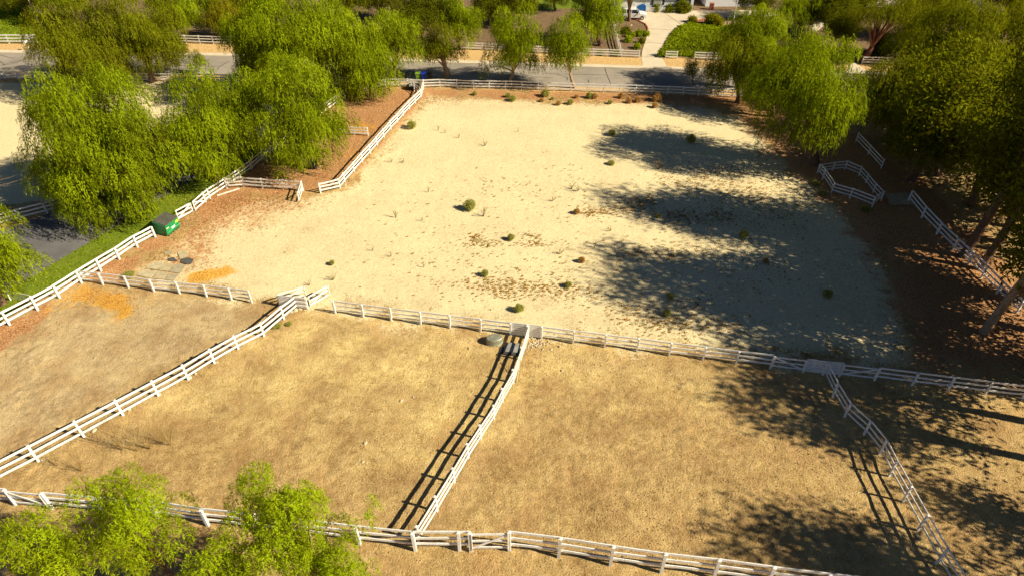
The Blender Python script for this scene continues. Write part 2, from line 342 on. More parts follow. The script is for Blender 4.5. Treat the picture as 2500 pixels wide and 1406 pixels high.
# tar-filled cracks in the road
mk = MB(); ck = []
for path in ([(1475, 163), (1481, 180), (1486, 196), (1492, 206)], [(1333, 181), (1400, 183), (1480, 184)], [(1360, 182), (1362, 184), (1386, 190), (1384, 198)], [(1295, 188), (1350, 191)],
             [(1436, 196), (1437, 204)], [(0, 135), (20, 141), (35, 143)], [(0, 161), (30, 158), (60, 146), (85, 134)], [(0, 151), (12, 160)], [(100, 144), (60, 146), (5, 160)],
             [(425, 161), (520, 163), (545, 162)], [(530, 172), (535, 164), (560, 150)], [(440, 168), (500, 169)], [(1520, 190), (1560, 190)]):
    pts = []
    for (a, b), (c, d) in zip(path[:-1], path[1:]):
        for k in range(5): pts.append(P(a + (c - a) * k / 5 + random.uniform(-1, 1), b + (d - b) * k / 5 + random.uniform(-.3, .3)))
    pts.append(P(*path[-1]))
    for a, b in zip(pts[:-1], pts[1:]):
        d = (b - a).normalized() * .0; s_ = Vector((-(b - a).y, (b - a).x, 0)).normalized() * .05
        mk.add([a + s_ + Vector((0, 0, .017)), a - s_ + Vector((0, 0, .017)), b - s_ + Vector((0, 0, .017)), b + s_ + Vector((0, 0, .017))], [(0, 1, 2, 3)])
struct(mk.build('road_cracks', simple("tar", (.05, .04, .035), .8)))
# far side concrete aprons and driveway
DRIVE = [(1559, 168), (1569, 160), (1566, 142), (1568.5, 124), (1576, 100), (1582, 83), (1582, 69), (1575, 60), (1559, 52), (1547, 47), (1480, 45), (1480, 27), (1519, 28), (1645, 28), (1800, 26), (1900, 26), (1900, 40), (1800, 43), (1735, 46),
         (1699, 52), (1666, 62), (1648, 73), (1634, 91), (1624, 107), (1617, 122), (1614, 138), (1628, 163), (1646, 171)]
sheet('driveway', DRIVE, .022, M_CONC)
mj = MB()
for a, b in (((1582, 71), (1650, 74)), ((1575, 104), (1625, 108)), ((1567, 140), (1615, 140)), ((1622, 32), (1662, 60))):
    mj.beam(P(*a, .024), P(*b, .024), .12, .006)
struct(mj.build('driveway_joints', simple("joint", (.22, .15, .09), .9)))
sheet('driveway_apron', [(80, 131), (96, 124), (116, 117), (150, 117), (190, 124), (200, 133)], .135, M_CONC, .12)
sheet('driveway_apron', [(2066, 182), (2078, 158), (2086, 157), (2120, 178), (2128, 184)], .135, M_CONC, .12)
sheet('side_street', [(2340, -5), (2380, -8), (2470, 55), (2440, 60), (2370, 20)], .02, M_DRIVE)
sheet('side_driveway', [(2140, 95), (2180, 92), (2200, 122), (2170, 132), (2150, 120)], .02, M_DRIVE)
sheet('side_driveway', [(1976, 62), (1995, 60), (2000, 40), (2020, 60), (1990, 80), (1984, 78)], .02, M_CONC)
# shared asphalt lane left of the paddocks
sheet('lane', LANE, .02, M_DRIVE)

# ------------------------------------------------------------------ fences
POSTS = {}
def post_mesh(H, wd, mat=None):
    k = (round(H, 2), round(wd, 3))
    if k not in POSTS:
        m = MB().box((0, 0, H / 2), (wd, wd, H)).box((0, 0, H + .012), (wd * 1.18, wd * 1.18, .024)).box((0, 0, H + .035), (wd * 1.1, wd * 1.1, .022), taper=.5)
        me = bpy.data.meshes.new('post'); me.from_pydata(m.v, [], m.f); me.materials.append(mat or M_WHITE); POSTS[k] = me
    return POSTS[k]
def lin(H, i, n): return H if not isinstance(H, tuple) else H[0] + (H[1] - H[0]) * i / max(1, n - 1)
def rails(root, a, b, Ha, Hb, side, s, fr=(.93, .61, .29), ext=0.0):
    d = Vector((b[0] - a[0], b[1] - a[1], 0)); L = d.length
    if L < .05: return
    d.normalize(); nrm = Vector((-d.y, d.x, 0)) * side * (.065 * s + .022)
    for k, f in enumerate(fr):
        j0, j1 = random.uniform(-.022, .022), random.uniform(-.022, .022)
        p0 = Vector((a[0], a[1], Ha * f + j0)) + nrm - d * ext; p1 = Vector((b[0], b[1], Hb * f + j1)) + nrm + d * ext
        mid_ = (p0 + p1) / 2 + Vector((0, 0, random.uniform(-.02, .012)))
        m = MB(); m.beam(p0 + d * .004, mid_, .04 * s, .145 * s).beam(mid_, p1 - d * .004, .04 * s, .145 * s)
        m.build('rail', M_WHITE, root)
def fence(label, tops, H, side=-1, skip=(), panels=(), noposts=(), s=1.0, wd=.125, ground=False, cat='fence', group=None):
    n = len(tops); pts = []
    for i, (x, y) in enumerate(tops):
        h = lin(H, i, n); pts.append((P2(x, y, 0 if ground else h), h))
    root = thing('board_fence', label, cat, (pts[0][0][0], pts[0][0][1], 0), group); L0 = root.location.copy()
    for i, ((x, y), h) in enumerate(pts):
        if i in noposts: continue
        j = min(i, n - 2); d = Vector((pts[j + 1][0][0] - pts[j][0][0], pts[j + 1][0][1] - pts[j][0][1]))
        o = put('post', post_mesh(h, wd * s), root, (x - L0.x, y - L0.y, -.06), math.atan2(d.y, d.x))
        o.rotation_euler[0] = random.uniform(-.018, .018); o.rotation_euler[1] = random.uniform(-.018, .018)
    for i in range(n - 1):
        if i in skip: continue
        (a, ha), (b, hb) = pts[i], pts[i + 1]
        if i in panels:
            d = Vector((b[0] - a[0], b[1] - a[1], 0)).normalized(); nn = Vector((-d.y, d.x, 0)) * side * .09; m = MB(); k = 6
            for q in range(k):
                z = .14 + (ha * .94 - .14) * q / (k - 1)
                m.beam(Vector((*a, z)) + nn, Vector((*b, z)) + nn, .03, (ha * .94 - .14) / (k - 1) - .04)
            m.build('board_panel', M_WHITE, root); continue
        rails(root, a, b, ha, hb, side, s)
    return root
def gate(label, pa, pb, H, brace=1, s=1.0):
    a = Vector((*P2(*pa, H), 0)); b = Vector((*P2(*pb, H), 0)); d = (b - a).normalized(); a += d * .09; b -= d * .09
    root = thing('board_gate', label, 'gate', a, 'board gates of the paddocks'); H *= .95; n = Vector((-d.y, d.x, 0))
    for f in (.93, .58, .22): MB().beam(a + Vector((0, 0, H * f)), b + Vector((0, 0, H * f)), .035 * s, .13 * s).build('rail', M_WHITE, root)
    for p in (a, b): MB().beam(p + Vector((0, 0, H * .14)) - n * .04, p + Vector((0, 0, H * 1.0)) - n * .04, .12 * s, .035).build('stile', M_WHITE, root)
    z0, z1 = (H * .22, H * .93) if brace > 0 else (H * .93, H * .22)
    MB().beam(a + Vector((0, 0, z0)) - n * .042, b + Vector((0, 0, z1)) - n * .042, .03, .12 * s).build('brace', M_WHITE, root)
    return root

# near fence across the bottom
fence('white three rail board fence partly behind the two treetops at the bottom left', [(98.6, 1203.4), (226.6, 1215), (362, 1223), (487.7, 1243), (614, 1256), (741, 1270), (867.5, 1285.4), (1007, 1299.5)], (1.62, 1.85), side=1, s=1.3)
fence('white board fence with one post at the bottom left corner of the frame', [(-230, 1176), (-110, 1186), (7.7, 1194.5)], 1.6, side=1, s=1.25)
gate('white gate with diagonal brace in the near fence by the left edge', (7.7, 1194.5), (98.6, 1203.4), 1.6, -1, 1.25)
fence('short white fence between the corner post and the near gate at the bottom centre', [(1007, 1299.5), (1118, 1299), (1146.6, 1299)], (1.9, 1.98), side=1, s=1.35)
gate('white gate with diagonal brace in the near fence at the bottom centre', (1146.6, 1299), (1243.5, 1298), 1.98, 1, 1.3)
fence('long white three rail fence running out of the bottom right of the frame', [(1243.5, 1298), (1367.7, 1313.5), (1498, 1334), (1626, 1352), (1758, 1367), (1891, 1384.7), (2030, 1402), (2175, 1420)], (2.0, 1.85), side=1, s=1.35)
# centre fence between the two middle paddocks
fence('white fence with a long ladder shadow dividing the two front paddocks', [(1288, 794.7), (1271.7, 846), (1252.5, 901), (1225.6, 947), (1203.8, 988), (1171, 1036), (1140, 1082), (1105, 1141), (1062, 1210), (1015, 1284)], (1.33, 1.6), side=1, s=1.15)
# middle fence
fence('white fence with two solid board panels along the front of the sandy arena', [(812.5, 734.5), (881.6, 743.4), (950.7, 752.4), (1023.7, 761.4), (1096.6, 770.3), (1172, 779), (1246, 788.3), (1288, 793), (1323, 797.3), (1401.7, 807.5), (1480, 816.5), (1559.7, 826), (1640, 837), (1723.5, 846.7), (1805.5, 856.7), (1891, 867.6)], 1.32, side=1, panels=(6, 7))
gate('white gate left of the shaded board panel with its brace falling to the right', (1891, 867.6), (1972.3, 877), 1.3, -1)
fence('shaded solid board panel between the two gates at the right', [(1972.3, 877), (2021, 883.5), (2062, 887)], 1.3, side=1, panels=(0, 1))
gate('white gate right of the shaded board panel with its brace rising to the right', (2062, 887), (2150, 897.6), 1.3, 1)
fence('shaded white fence running out of the right edge below the trees', [(2150, 897.6), (2242.7, 909.6), (2332.4, 920.8), (2424.3, 932), (2516, 943), (2610, 955)], 1.3, side=1)
# left divider and its neighbours
fence('white fence between the orange leaf patches at the left', [(184, 662), (238, 667.5), (301, 674.6), (363.5, 682.8), (427.5, 689), (494, 696), (555.5, 703.8), (605.5, 710)], 1.25, side=1)
fence('white fence slanting down to the left edge with pale footings at its posts', [(743.8, 724.7), (716.5, 721.5), (683.5, 747), (634, 787), (569.6, 817.8), (509.5, 851), (444, 889.5), (368.7, 929), (279.6, 975.2), (180.5, 1026.4), (65.3, 1085.7), (-75, 1155)], (1.3, 1.72), side=1, noposts=(1,), s=1.15)
fence('solid white board panel beside the two open gates', [(677.6, 719), (743.8, 724.7)], 1.22, side=-1, panels=(0,))
gate('open white gate standing behind the solid board panel', (674, 716.7), (743.8, 696.5), 1.2, 1)
gate('open white gate swung out over the sand right of the board panel', (749, 723), (801.5, 693), 1.3, 1)
# boundary along the lane
fence('white fence beside the green lawn strip running down to the left edge', [(368.7, 553.5), (323.9, 577), (279, 606), (233, 633.7), (184, 662), (129, 697), (74, 726), (3.8, 761.4), (-75, 801), (-160, 846)], (1.2, 1.45), side=-1, s=1.25)
gate('white gate beside the dumpster with a long diagonal brace', (425, 514), (464.4, 493), 1.25, 1, 1.1)
gate('white gate above the dumpster gate, next to the bare post', (467, 491.7), (493.8, 468.7), 1.3, -1, 1.1)
fence('white fence climbing from the gates past the trees to the road', [(493.8, 468.7), (504.7, 461), (544.4, 435), (580, 411), (608, 391), (637, 366), (664, 344.5), (693.4, 325), (725, 300), (757, 276), (790, 253), (820, 232), (844.5, 215), (875, 203.5), (905, 196.5), (940, 193)], 1.2, side=-1)
fence('short white fence along the red leaf litter ending at a small gate', [(547, 435.5), (588.9, 432), (635, 435.8), (685.8, 438.3), (734.4, 442.2)], 1.2, side=-1)
gate('small open gate with crossed shadow at the end of the litter fence', (734.4, 442.2), (725.4, 470), 1.2, 1)
fence('white fence running from the dog leg in the litter up to the road corner', [(778, 447), (825.3, 435.8), (836.8, 421.7), (860, 396), (880.4, 373), (899.5, 352.6), (917, 332.8), (934, 313.6), (951, 294.4), (967.4, 277.8), (982, 261), (996.8, 245.8), (1011, 231.7), (1026, 217.6), (1032, 196)], 1.2, side=-1, s=1.1)
fence('two bay white fence standing alone in the red litter', [(800, 305), (830, 308), (861.6, 309.8), (895.7, 311)], 1.1, side=-1)
fence('short white rails set askew beside the black feed tub', [(994.5, 192), (1010, 204), (1024, 215)], 1.1, side=1, s=.7)
# road side fences
fence('long white fence between the arena and the road', [(940, 192.5), (974, 192), (1003, 193.4), (1032.7, 194.6), (1073.6, 193.3), (1114.6, 194.6), (1155.5, 196), (1194.5, 196.6), (1234.4, 197), (1274, 198.4), (1314.7, 200.5), (1353, 201.7), (1395, 203), (1434, 204), (1474.7, 205.3), (1513.6, 206.3), (1554.6, 207.4), (1594, 208.7), (1632.6, 210.4), (1670.5, 211.5), (1708, 213.5), (1748, 215.5), (1790, 217.5), (1837, 219), (1880, 221), (1925, 224)], 1.18, side=-1)
fence('white fence along the near side of the road at the upper left', [(2.5, 174), (35.8, 174), (76.8, 175), (116.5, 175.4), (156, 176), (196, 176.8), (236, 177.5), (276, 178), (316, 178.5), (356, 179), (396, 179.5), (436, 180), (476, 180.4), (516, 181), (556, 182), (596, 183)], 1.18, side=-1)
fence('end of a white fence running off the left edge beside the road', [(2.5, 174), (-40, 194), (-90, 222)], 1.18, side=-1, s=1.3)
fence('short white fence bordering the shaded lane at the left edge', [(-95, 547), (-30, 530), (36, 513), (102.4, 496), (165, 478), (225, 455), (280, 430), (330, 405)], 1.25, side=1, s=1.1)
fence('low white fence stub under the tree at the left edge', [(11.5, 709), (72, 722.5)], 1.05, side=1, s=.8)
# across the road
G_ = 'white board fences across the road'
fence('white fence before the green lawn at the top left', [(-60, 84.5), (-24, 84.5), (12.8, 84.5), (48.6, 84.5), (83, 84.5)], 1.45, side=-1, s=1.25, group=G_)
fence('white fence across the road between the left trees', [(417, 85), (449, 85.8), (482.6, 87), (516, 88), (551.7, 89), (586, 89.6), (620, 90), (655, 91)], 1.3, side=-1, group=G_)
fence('white fence across the road left of the concrete driveway', [(1000, 99), (1035, 100), (1070, 101), (1107, 102.5), (1142.8, 103.7), (1177, 105), (1211, 107.2), (1245, 109), (1280, 110.6), (1314, 112.3), (1348.5, 114), (1382, 115.8), (1416, 117.4), (1449.6, 119), (1485, 120), (1520.5, 121.6), (1562, 123)], 1.15, side=-1, group=G_)
fence('single bay of white fence right of the concrete driveway', [(1627, 124.7), (1655, 125.4)], 1.15, side=-1, group=G_)
fence('white fence across the road below the ground cover', [(1698, 127), (1730, 128), (1765, 129.5), (1800, 131), (1836, 132.5)], 1.15, side=-1, group=G_)
fence('short white fence behind the yellow hydrant', [(2109.6, 138.7), (2148, 139.5), (2185, 141), (2220, 143)], 1.1, side=-1, group=G_)
fence('white fence climbing the yard beside the planted bed', [(1519, 120), (1515, 108), (1511, 96), (1508, 84), (1505, 72), (1502, 60), (1499, 47)], 1.1, side=1)
# right hand side
fence('dim white fence in the dark gap between the right hand trees', [(2098, 323), (2128, 354), (2160, 388)], 1.2, side=-1, s=.9)
fence('white fence behind the two bare trunks at the right', [(2229, 465), (2262, 505), (2300, 544), (2341, 583), (2378, 617), (2412, 650), (2450, 688), (2500, 735)], 1.3, side=1, s=1.1)
fence('white fence with a long ladder shadow at the lower right', [(2021, 883.5), (2046.6, 935.4), (2077.4, 984.4), (2126.5, 1026.5), (2165.7, 1073.6), (2191.7, 1125.5), (2227.3, 1187), (2266.6, 1255.8), (2314.2, 1337), (2372, 1428)], (1.3, 1.72), side=1, s=.95)
fence('octagonal white rail pen beside the wooden walkway', [(2003, 400.4), (2015.8, 414.4), (2038, 448), (2083, 460.7), (2137.7, 481.7), (2160, 466.3), (2140.5, 446.7), (2122, 424), (2105.4, 406), (2070, 392), (2039.6, 394.8), (2003, 400.4)], 1.15, side=1, s=.9, cat='pen')

# ------------------------------------------------------------------ foliage
def leaf_quads(C, T, S, hl, hw):                   # centres, unit tangents, unit sides, half length, half width
    a = C - T * hl - S * hw * .45; b = C - T * hl + S * hw * .45; c = C + T * hl * .6 + S * hw; d = C + T * hl * 1.1 - S * hw * .3
    # a slim four sided leaf shape
    V = np.stack([C - T * hl, C + S * hw, C + T * hl, C - S * hw], 1).reshape(-1, 3)
    return V, np.arange(len(V)).reshape(-1, 4)
def nrm(v): return v / (np.linalg.norm(v, axis=-1, keepdims=True) + 1e-9)
def crown_mesh(name, seed, R, mat, kind='pepper', nb=46, ns=9000, L=1.7, K=5, lw=.05, extra=(), low=-.55, inner=.38):
    rs = np.random.RandomState(seed); R = np.array(R); rm = R.mean()
    n_in = int(nb * inner); d = nrm(rs.normal(size=(nb * 3, 3))); d = d[d[:, 2] > low][:nb]; nb = len(d); rb0 = (.50 if kind == 'feather' else .55) * rm ** .5
    rad = rs.uniform(.66, .95, nb); rad[:n_in] = rs.uniform(.2, .5, n_in)
    C = d * R * rad[:, None]; rb = np.minimum(rb0, rm * .5) * rs.uniform(.7, 1.35, nb); D = d.copy()
    if kind == 'feather': rad[n_in:] = rs.uniform(.55, 1.12, nb - n_in); rb *= .8
    for (ex, ey, ez, er) in extra:
        C = np.vstack([C, [[ex, ey, ez]]]); rb = np.append(rb, er); D = np.vstack([D, nrm(np.array([[ex, ey, ez]]))])
    bt = rs.normal(.5, .13, len(C)); pr = rb ** 2; pr /= pr.sum(); bi = rs.choice(len(C), ns, p=pr)
    u = nrm(rs.normal(size=(ns, 3))); u[:, 2] = np.abs(u[:, 2]) * 1.25 - .45; u = nrm(u)
    if kind == 'round': u = nrm(rs.normal(size=(ns, 3)))
    p = C[bi] + u * (rb[bi] * rs.uniform(.55, 1.0, ns) ** .7)[:, None] * np.array([1, 1, .8 if kind == 'feather' else 1.05])
    out = nrm(u * .6 + D[bi] * .5 + rs.normal(size=(ns, 3)) * .25); out[:, 2] = 0; Ls = L * rs.uniform(.5, 1.25, ns)
    st = rs.normal(0, .16, ns); Vs = []; Ts = []
    for k in range(K):
        s = (k + rs.uniform(.2, .8, ns)) / K
        if kind == 'round':
            q = p + rs.normal(size=(ns, 3)) * .25 * L; T = nrm(rs.normal(size=(ns, 3)) + np.array([0, 0, -.4])); hl = L * .16 * rs.uniform(.6, 1.3, ns)
        else:
            hx = .62 * s * (1 - .5 * s); dz = .12 * s - .88 * s ** 1.7
            q = p + out * (Ls * hx)[:, None] + rs.normal(size=(ns, 3)) * .05 * L; q[:, 2] += Ls * dz
            T = out * (.62 * (1 - .9 * s))[:, None]; T[:, 2] += .10 - 1.45 * s ** .7; T = nrm(T + rs.normal(size=(ns, 3)) * .30); hl = Ls / K * rs.uniform(.6, 1.05, ns)
            if kind == 'feather':
                T = nrm(T + rs.normal(size=(ns, 3)) * .75)
        S = nrm(np.cross(T, u * 1.1 + D[bi] * .5 + np.array([0, 0, .35]) + rs.normal(size=(ns, 3)) * .55)); w_ = (lw * rs.uniform(.6, 1.3, ns))[:, None]
        V, _ = leaf_quads(q, T, S, hl[:, None], w_); Vs.append(V)
        tn = bt[bi] + st + .12 * (p[:, 2] / R[2]) + rs.normal(0, .08, ns); Ts.append(np.repeat(tn, 4))
    V = np.vstack(Vs); return arr_mesh(name, V, np.arange(len(V)).reshape(-1, 4), mat, np.clip(np.concatenate(Ts), 0, 1)), C, rb
def trunk_mesh(base, cc, C, seed, r, mat, nl=9, low=.35):
    rnd = random.Random(seed); m = MB(); b = Vector(base); c = Vector(cc)
    fork = b.lerp(c, low) + Vector((rnd.uniform(-.3, .3), rnd.uniform(-.3, .3), 0)); fork.z = max(fork.z, .8)
    m.tube([b - Vector((0, 0, .3)), b + Vector((0, 0, .15)), b.lerp(fork, .5) + Vector((rnd.uniform(-.15, .15), 0, 0)), fork], [r * 1.5, r * 1.12, r * .92, r * .8], 9, jit=.1)
    idx = list(range(len(C))); rnd.shuffle(idx)
    for i in idx[:nl]:
        e = c + Vector(C[i]) * .92; mid_ = fork.lerp(e, .5) + Vector((0, 0, .12 * (e - fork).length)) + Vector((rnd.uniform(-.3, .3),) * 3) * .5
        m.tube([fork, fork.lerp(mid_, .5) + Vector((0, 0, .1)), mid_, e], [r * .5, r * .36, r * .22, r * .07], 6, cap=False)
    return m
def tree(label, base, centre, a, b, kind='pepper', seed=1, mat=None, r=None, extra=(), dens=1.0, ryf=1.0, group=None, name=None, bark=None, L=1.05, low=-.55, H=None, nb=46, lw=None, cat='tree'):
    """base / centre: rows and columns of the trunk foot and crown centre; a, b: half width and half height of the crown in pixels"""
    bp = P(*base); Y = bp.y; zc = zat(Y, centre[1]); dep = depth(Y, zc); X = Xat(centre[0], Y, zc)
    Rx = a * dep / F_PX; al = TH + math.atan((centre[1] - H_PX / 2) / F_PX); app = b * dep / F_PX; Ry = Rx * ryf
    rz2 = (app ** 2 - (Ry * math.sin(al)) ** 2) / math.cos(al) ** 2; Rz = math.sqrt(rz2) if rz2 > (.5 * Rx) ** 2 else .5 * Rx; Rz = min(Rz, 1.5 * Rx)
    zc = max(zc, Rz * .62)
    return tree_at(label, (bp.x, bp.y), (X, Y, zc), (Rx * .98, Ry * .98, Rz * .96), kind, seed, mat, r, extra, dens, group, name, bark, L, low, nb, lw, cat)
def tree_at(label, base, cc, R, kind='pepper', seed=1, mat=None, r=None, extra=(), dens=1.0, group=None, name=None, bark=None, L=1.05, low=-.55, nb=46, lw=None, cat='tree', trunk_low=.35):
    root = thing(name or {'pepper': 'pepper_tree', 'feather': 'pepper_tree', 'round': 'broadleaf_tree'}[kind], label, cat, (*base, 0), group)
    area = (R[0] * R[1] + R[0] * R[2] + R[1] * R[2]) / 3; rm = sum(R) / 3
    sc = min(1.0, rm / 3.5); Lk = L * (.35 + .65 * sc); lw_ = (lw or .037) * (.6 + .4 * sc)
    K = 5; ns = int(dens * area * 1250 / K * (1.05 / Lk) * (.050 / lw_)); ns = max(260, ns)
    mat = mat or M_PEP
    me, C, rb = crown_mesh('crown', seed, R, mat, kind, nb=max(16, int(nb / 46 * 4.4 * rm / (.25 if kind == 'feather' else .25))), ns=ns, L=Lk, K=K, lw=lw_, extra=[tuple(q * rm for q in e) for e in extra], low=low)
    cr = put('crown', me, root, Vector(cc) - root.location)
    m = trunk_mesh((*base, 0), cc, C, seed, r or max(.07, rm * .075), bark or M_BARK, nl=min(26 if kind == 'feather' else 12, len(C)), low=trunk_low)
    m.build('trunk', bark or M_BARK, root, smooth=True); return root
T = tree
# left group
T('huge bright green pepper tree in front of the sandy lot at the left', (312, 503), (262, 372), 178, 204, seed=11, dens=1.6, nb=60, low=-.75, r=.5)
T('bright green pepper tree between the huge one and the lane bend', (525, 436), (505, 308), 112, 145, seed=12, low=-.7)
T('pepper tree cut off by the left edge beside the lane', (8, 742), (-25, 622), 100, 118, seed=13, low=-.75)
T('olive green pepper tree leaning over the road at the upper left', (232, 225), (195, 105), 118, 130, seed=14, mat=M_PEPD, low=-.8)
T('brownish green pepper tree right of the road side one at the upper left', (372, 200), (340, 92), 104, 118, seed=15, mat=M_PEPD, low=-.8)
T('slim green tree behind the far fence at the upper left', (449, 104), (446, 45), 46, 46, seed=16, r=.12)
T('yellow green tree with bare sticks around its foot across the road', (545, 96), (543, 44), 46, 42, seed=17, mat=M_YEL, r=.13)
T('thin young tree standing against the road at the upper left', (483, 184), (481, 148), 17, 31, seed=18, mat=M_PEPD, r=.06, dens=.55, L=.8)
T('tall bright pepper tree at the middle of the upper left group', (690, 262), (700, 112), 120, 122, seed=19, low=-.8)
T('rounded pepper tree at the left end of the upper middle group', (600, 235), (622, 120), 74, 108, seed=20, low=-.8)
T('shaded pepper tree low behind the lane bend', (628, 345), (604, 255), 66, 88, seed=21, low=-.8)
T('pepper tree hanging over the red litter beside the black barrel', (738, 408), (732, 286), 120, 150, seed=22, low=-.85, dens=1.1, nb=54)
T('pepper tree in the upper middle group above the curved fence', (852, 236), (845, 112), 104, 112, seed=23, low=-.8)
T('pepper tree with an open trunk left of the wheeled bins', (962, 200), (958, 105), 74, 78, seed=24, low=-.6)
T('low drooping pepper tree touching the red litter by the curved fence', (905, 238), (900, 180), 74, 62, seed=25, low=-.8)
T('bright pepper tree filling the gap behind the curved fence', (780, 225), (775, 88), 78, 78, seed=26, low=-.8)
T('dark leafy tree behind the far fence above the bins', (1025, 118), (1025, 40), 80, 58, kind='round', seed=27, mat=M_DARK)
T('green tree with drooping side behind the far fence', (1120, 122), (1122, 48), 48, 66, seed=28, low=-.8)
T('shady pepper tree with a thick pale trunk right of the bins', (1092, 192), (1080, 120), 52, 58, ryf=.5, seed=29, mat=M_PEPD, r=.42, bark=M_BARKP, low=-.6)
T('pepper tree with a forked trunk and a low branch to the left by the road', (1247, 209), (1262, 108), 66, 100, seed=30, low=-.75, extra=[(-.9, 0, -.55, .34), (-1.15, 0, -.85, .26)], bark=M_BARKP, r=.26)
T('slim pepper tree with a curved bare trunk by the road', (1402, 216), (1386, 108), 54, 80, seed=31, low=-.8, bark=M_BARKP, r=.2)
T('tall bright pepper tree behind the far fence left of the planted bed', (1465, 112), (1452, 34), 62, 72, seed=32, low=-.9)
T('small round dark tree with thin stems on the near road edge', (1690, 209), (1692, 172), 23, 27, kind='round', seed=33, mat=M_DARK, r=.07, dens=.6)
T('pepper tree overhanging the road right of the small dark tree', (1800, 252), (1805, 165), 78, 86, seed=34, mat=M_PEPD, low=-.7)
T('pepper tree just above the overhanging one at the upper right', (1885, 222), (1850, 98), 80, 78, seed=35, low=-.8)
T('big pepper tree at the corner of the arena beside the octagonal pen', (1990, 402), (1975, 222), 128, 160, seed=36, mat=None, low=-.8, dens=1.1, nb=58, r=.45)
T('shaded pepper tree behind the corner of the arena', (1885, 285), (1882, 195), 72, 84, seed=48, low=-.85)
T('bright tree in front of the driveway at the upper right', (1955, 90), (1945, 25), 50, 46, seed=37, low=-.8)
T('red barked tree leaning right behind the hydrant', (2106, 152), (2165, 45), 85, 62, seed=38, mat=M_PEPD, r=.4, bark=simple("red_bark", (.26, .10, .06), .9, var=.4), dens=.45, low=-.3, ryf=.7)
T('pepper tree right of the road gap at the upper right', (2185, 345), (2180, 245), 100, 110, seed=39, mat=M_PEPD, low=-.8)
T('yellowish tree crown beneath the side street', (2335, 290), (2320, 130), 140, 125, seed=40, mat=M_PEPD, low=-.8)
T('pale stemmed gum tree behind the dark trees at the right', (2345, 330), (2345, 215), 105, 100, kind='round', seed=41, mat=M_DARK, bark=M_BARKP, dens=.7)
T('dark bushy tree above the walkway at the right', (2290, 430), (2270, 330), 90, 90, seed=42, mat=M_DARK, low=-.8)
T('dark cypress shaped tree behind the bright tree at the top', (2050, 95), (2035, 30), 58, 62, kind='round', seed=43, mat=M_DARK)
T('wispy tree at the top right beside the side street', (2400, 130), (2450, 60), 70, 60, seed=44, mat=M_PEPD, dens=.6)
T('dark tree cut off by the top right corner', (2480, 60), (2490, 0), 80, 60, kind='round', seed=45, mat=M_DARK)
T('round green bush tree behind the short fence and hydrant', (2150, 138), (2165, 115), 34, 26, kind='round', seed=46, mat=M_DARK, cat='tree')
T('dark bare limbed tree beside the white car', (1536, 52), (1540, -12), 46, 34, seed=47, mat=M_DARK, dens=.25, r=.3, low=-.2)
for q, (lb, x, y, a_, b_, k_, mm) in enumerate([
        ('dark crown filling the yard left of the red barked tree', 2062, 70, 44, 40, 'round', M_DARK), ('olive crown right of the red barked tree', 2235, 75, 62, 55, 'pepper', M_PEPD), ('green crown between the bright tree and the dark cypress shape', 2005, 20, 34, 40, 'pepper', M_PEPD), ('olive crown low in the yard at the upper right', 2290, 150, 62, 52, 'pepper', M_PEPD), ('yellowish crown in the upper right corner below the side street', 2440, 165, 75, 70, 'pepper', M_PEPD),
        ('dusky tree crown at the top left above the lawn', 60, -12, 60, 30, 'round', M_DARK), ('tall green crown at the top edge above the road side tree', 150, -20, 60, 60, 'pepper', M_PEP),
        ('brown green crown at the top edge left of the slim tree', 400, 10, 50, 50, 'pepper', M_PEPD), ('green crown at the top edge between slim and yellow trees', 500, -5, 50, 42, 'pepper', M_PEP),
        ('hazy crown at the top edge above the yellow tree', 590, 5, 50, 45, 'pepper', M_PEPD), ('bushy crown at the top edge of the middle group', 650, 10, 55, 40, 'pepper', M_PEPD),
        ('sparse crown at the top edge above the curved fence', 850, -5, 60, 40, 'pepper', M_PEPD), ('dark crown at the top edge above the dark leafy tree', 930, -8, 60, 42, 'round', M_DARK),
        ('dark crown at the top edge left of the yard lawn', 1190, 0, 50, 45, 'round', M_DARK), ('pepper crown over the yard behind the forked tree', 1262, 0, 50, 45, 'pepper', M_PEPD),
        ('dark crown at the top edge over the yard lawn', 1350, -22, 55, 30, 'round', M_DARK), ('leafy crown at the top edge right of the flagpole', 1850, -5, 50, 32, 'round', M_DARK),
        ('dark crown at the top edge behind the pale roof', 2100, -5, 60, 35, 'round', M_DARK), ('bushy crown right of the pale roof at the top', 2250, 20, 60, 55, 'pepper', M_PEPD),
        ('dark crown at the top edge left of the side street', 2310, -10, 60, 40, 'round', M_DARK)]):
    T(lb, (x + 6, y + b_ + 18), (x, y), a_, b_, kind=k_, seed=60 + q, mat=mm, low=-.8)
# tall trees at the right, crowns rising out of the frame
RT = 'tall dark trees along the right edge'
def RTree(lb, base, H, R, zlow, seed, kind='round', mat=None, lean=(0, 0), dens=.8, bark=None, r=.38):
    b = P(*base); cz = (H + zlow) / 2; R = R * 1.0; return tree_at(lb, (b.x, b.y), (b.x + lean[0], b.y + lean[1], cz), (R, R, (H - zlow) / 2), kind, seed, mat or M_DARK, r, (), dens, RT, 'gum_tree', bark or M_BARK, 1.7, -.9, 60, .085, 'tree', .55)
RTree('tall dark tree whose bare trunk stands before the right fence, left of two', (2352, 626), 24.5, 4.6, 4.5, 81, lean=(1.6, .4), dens=.8)
RTree('tall dark tree whose bare trunk stands before the right fence, right of two', (2392, 657), 24.5, 4.2, 4.5, 82, lean=(2.6, .8), r=.3, dens=.8)
RTree('tall dark tree with a pale mottled trunk near the right edge', (2402, 812), 24.5, 4.6, 3.6, 83, lean=(2.6, .4), bark=M_BARKP, r=.3, dens=.8)
RTree('tall tree behind the fence at the right edge above the two trunks', (2500, 560), 13, 5.5, 2.0, 84, mat=M_PEPD)
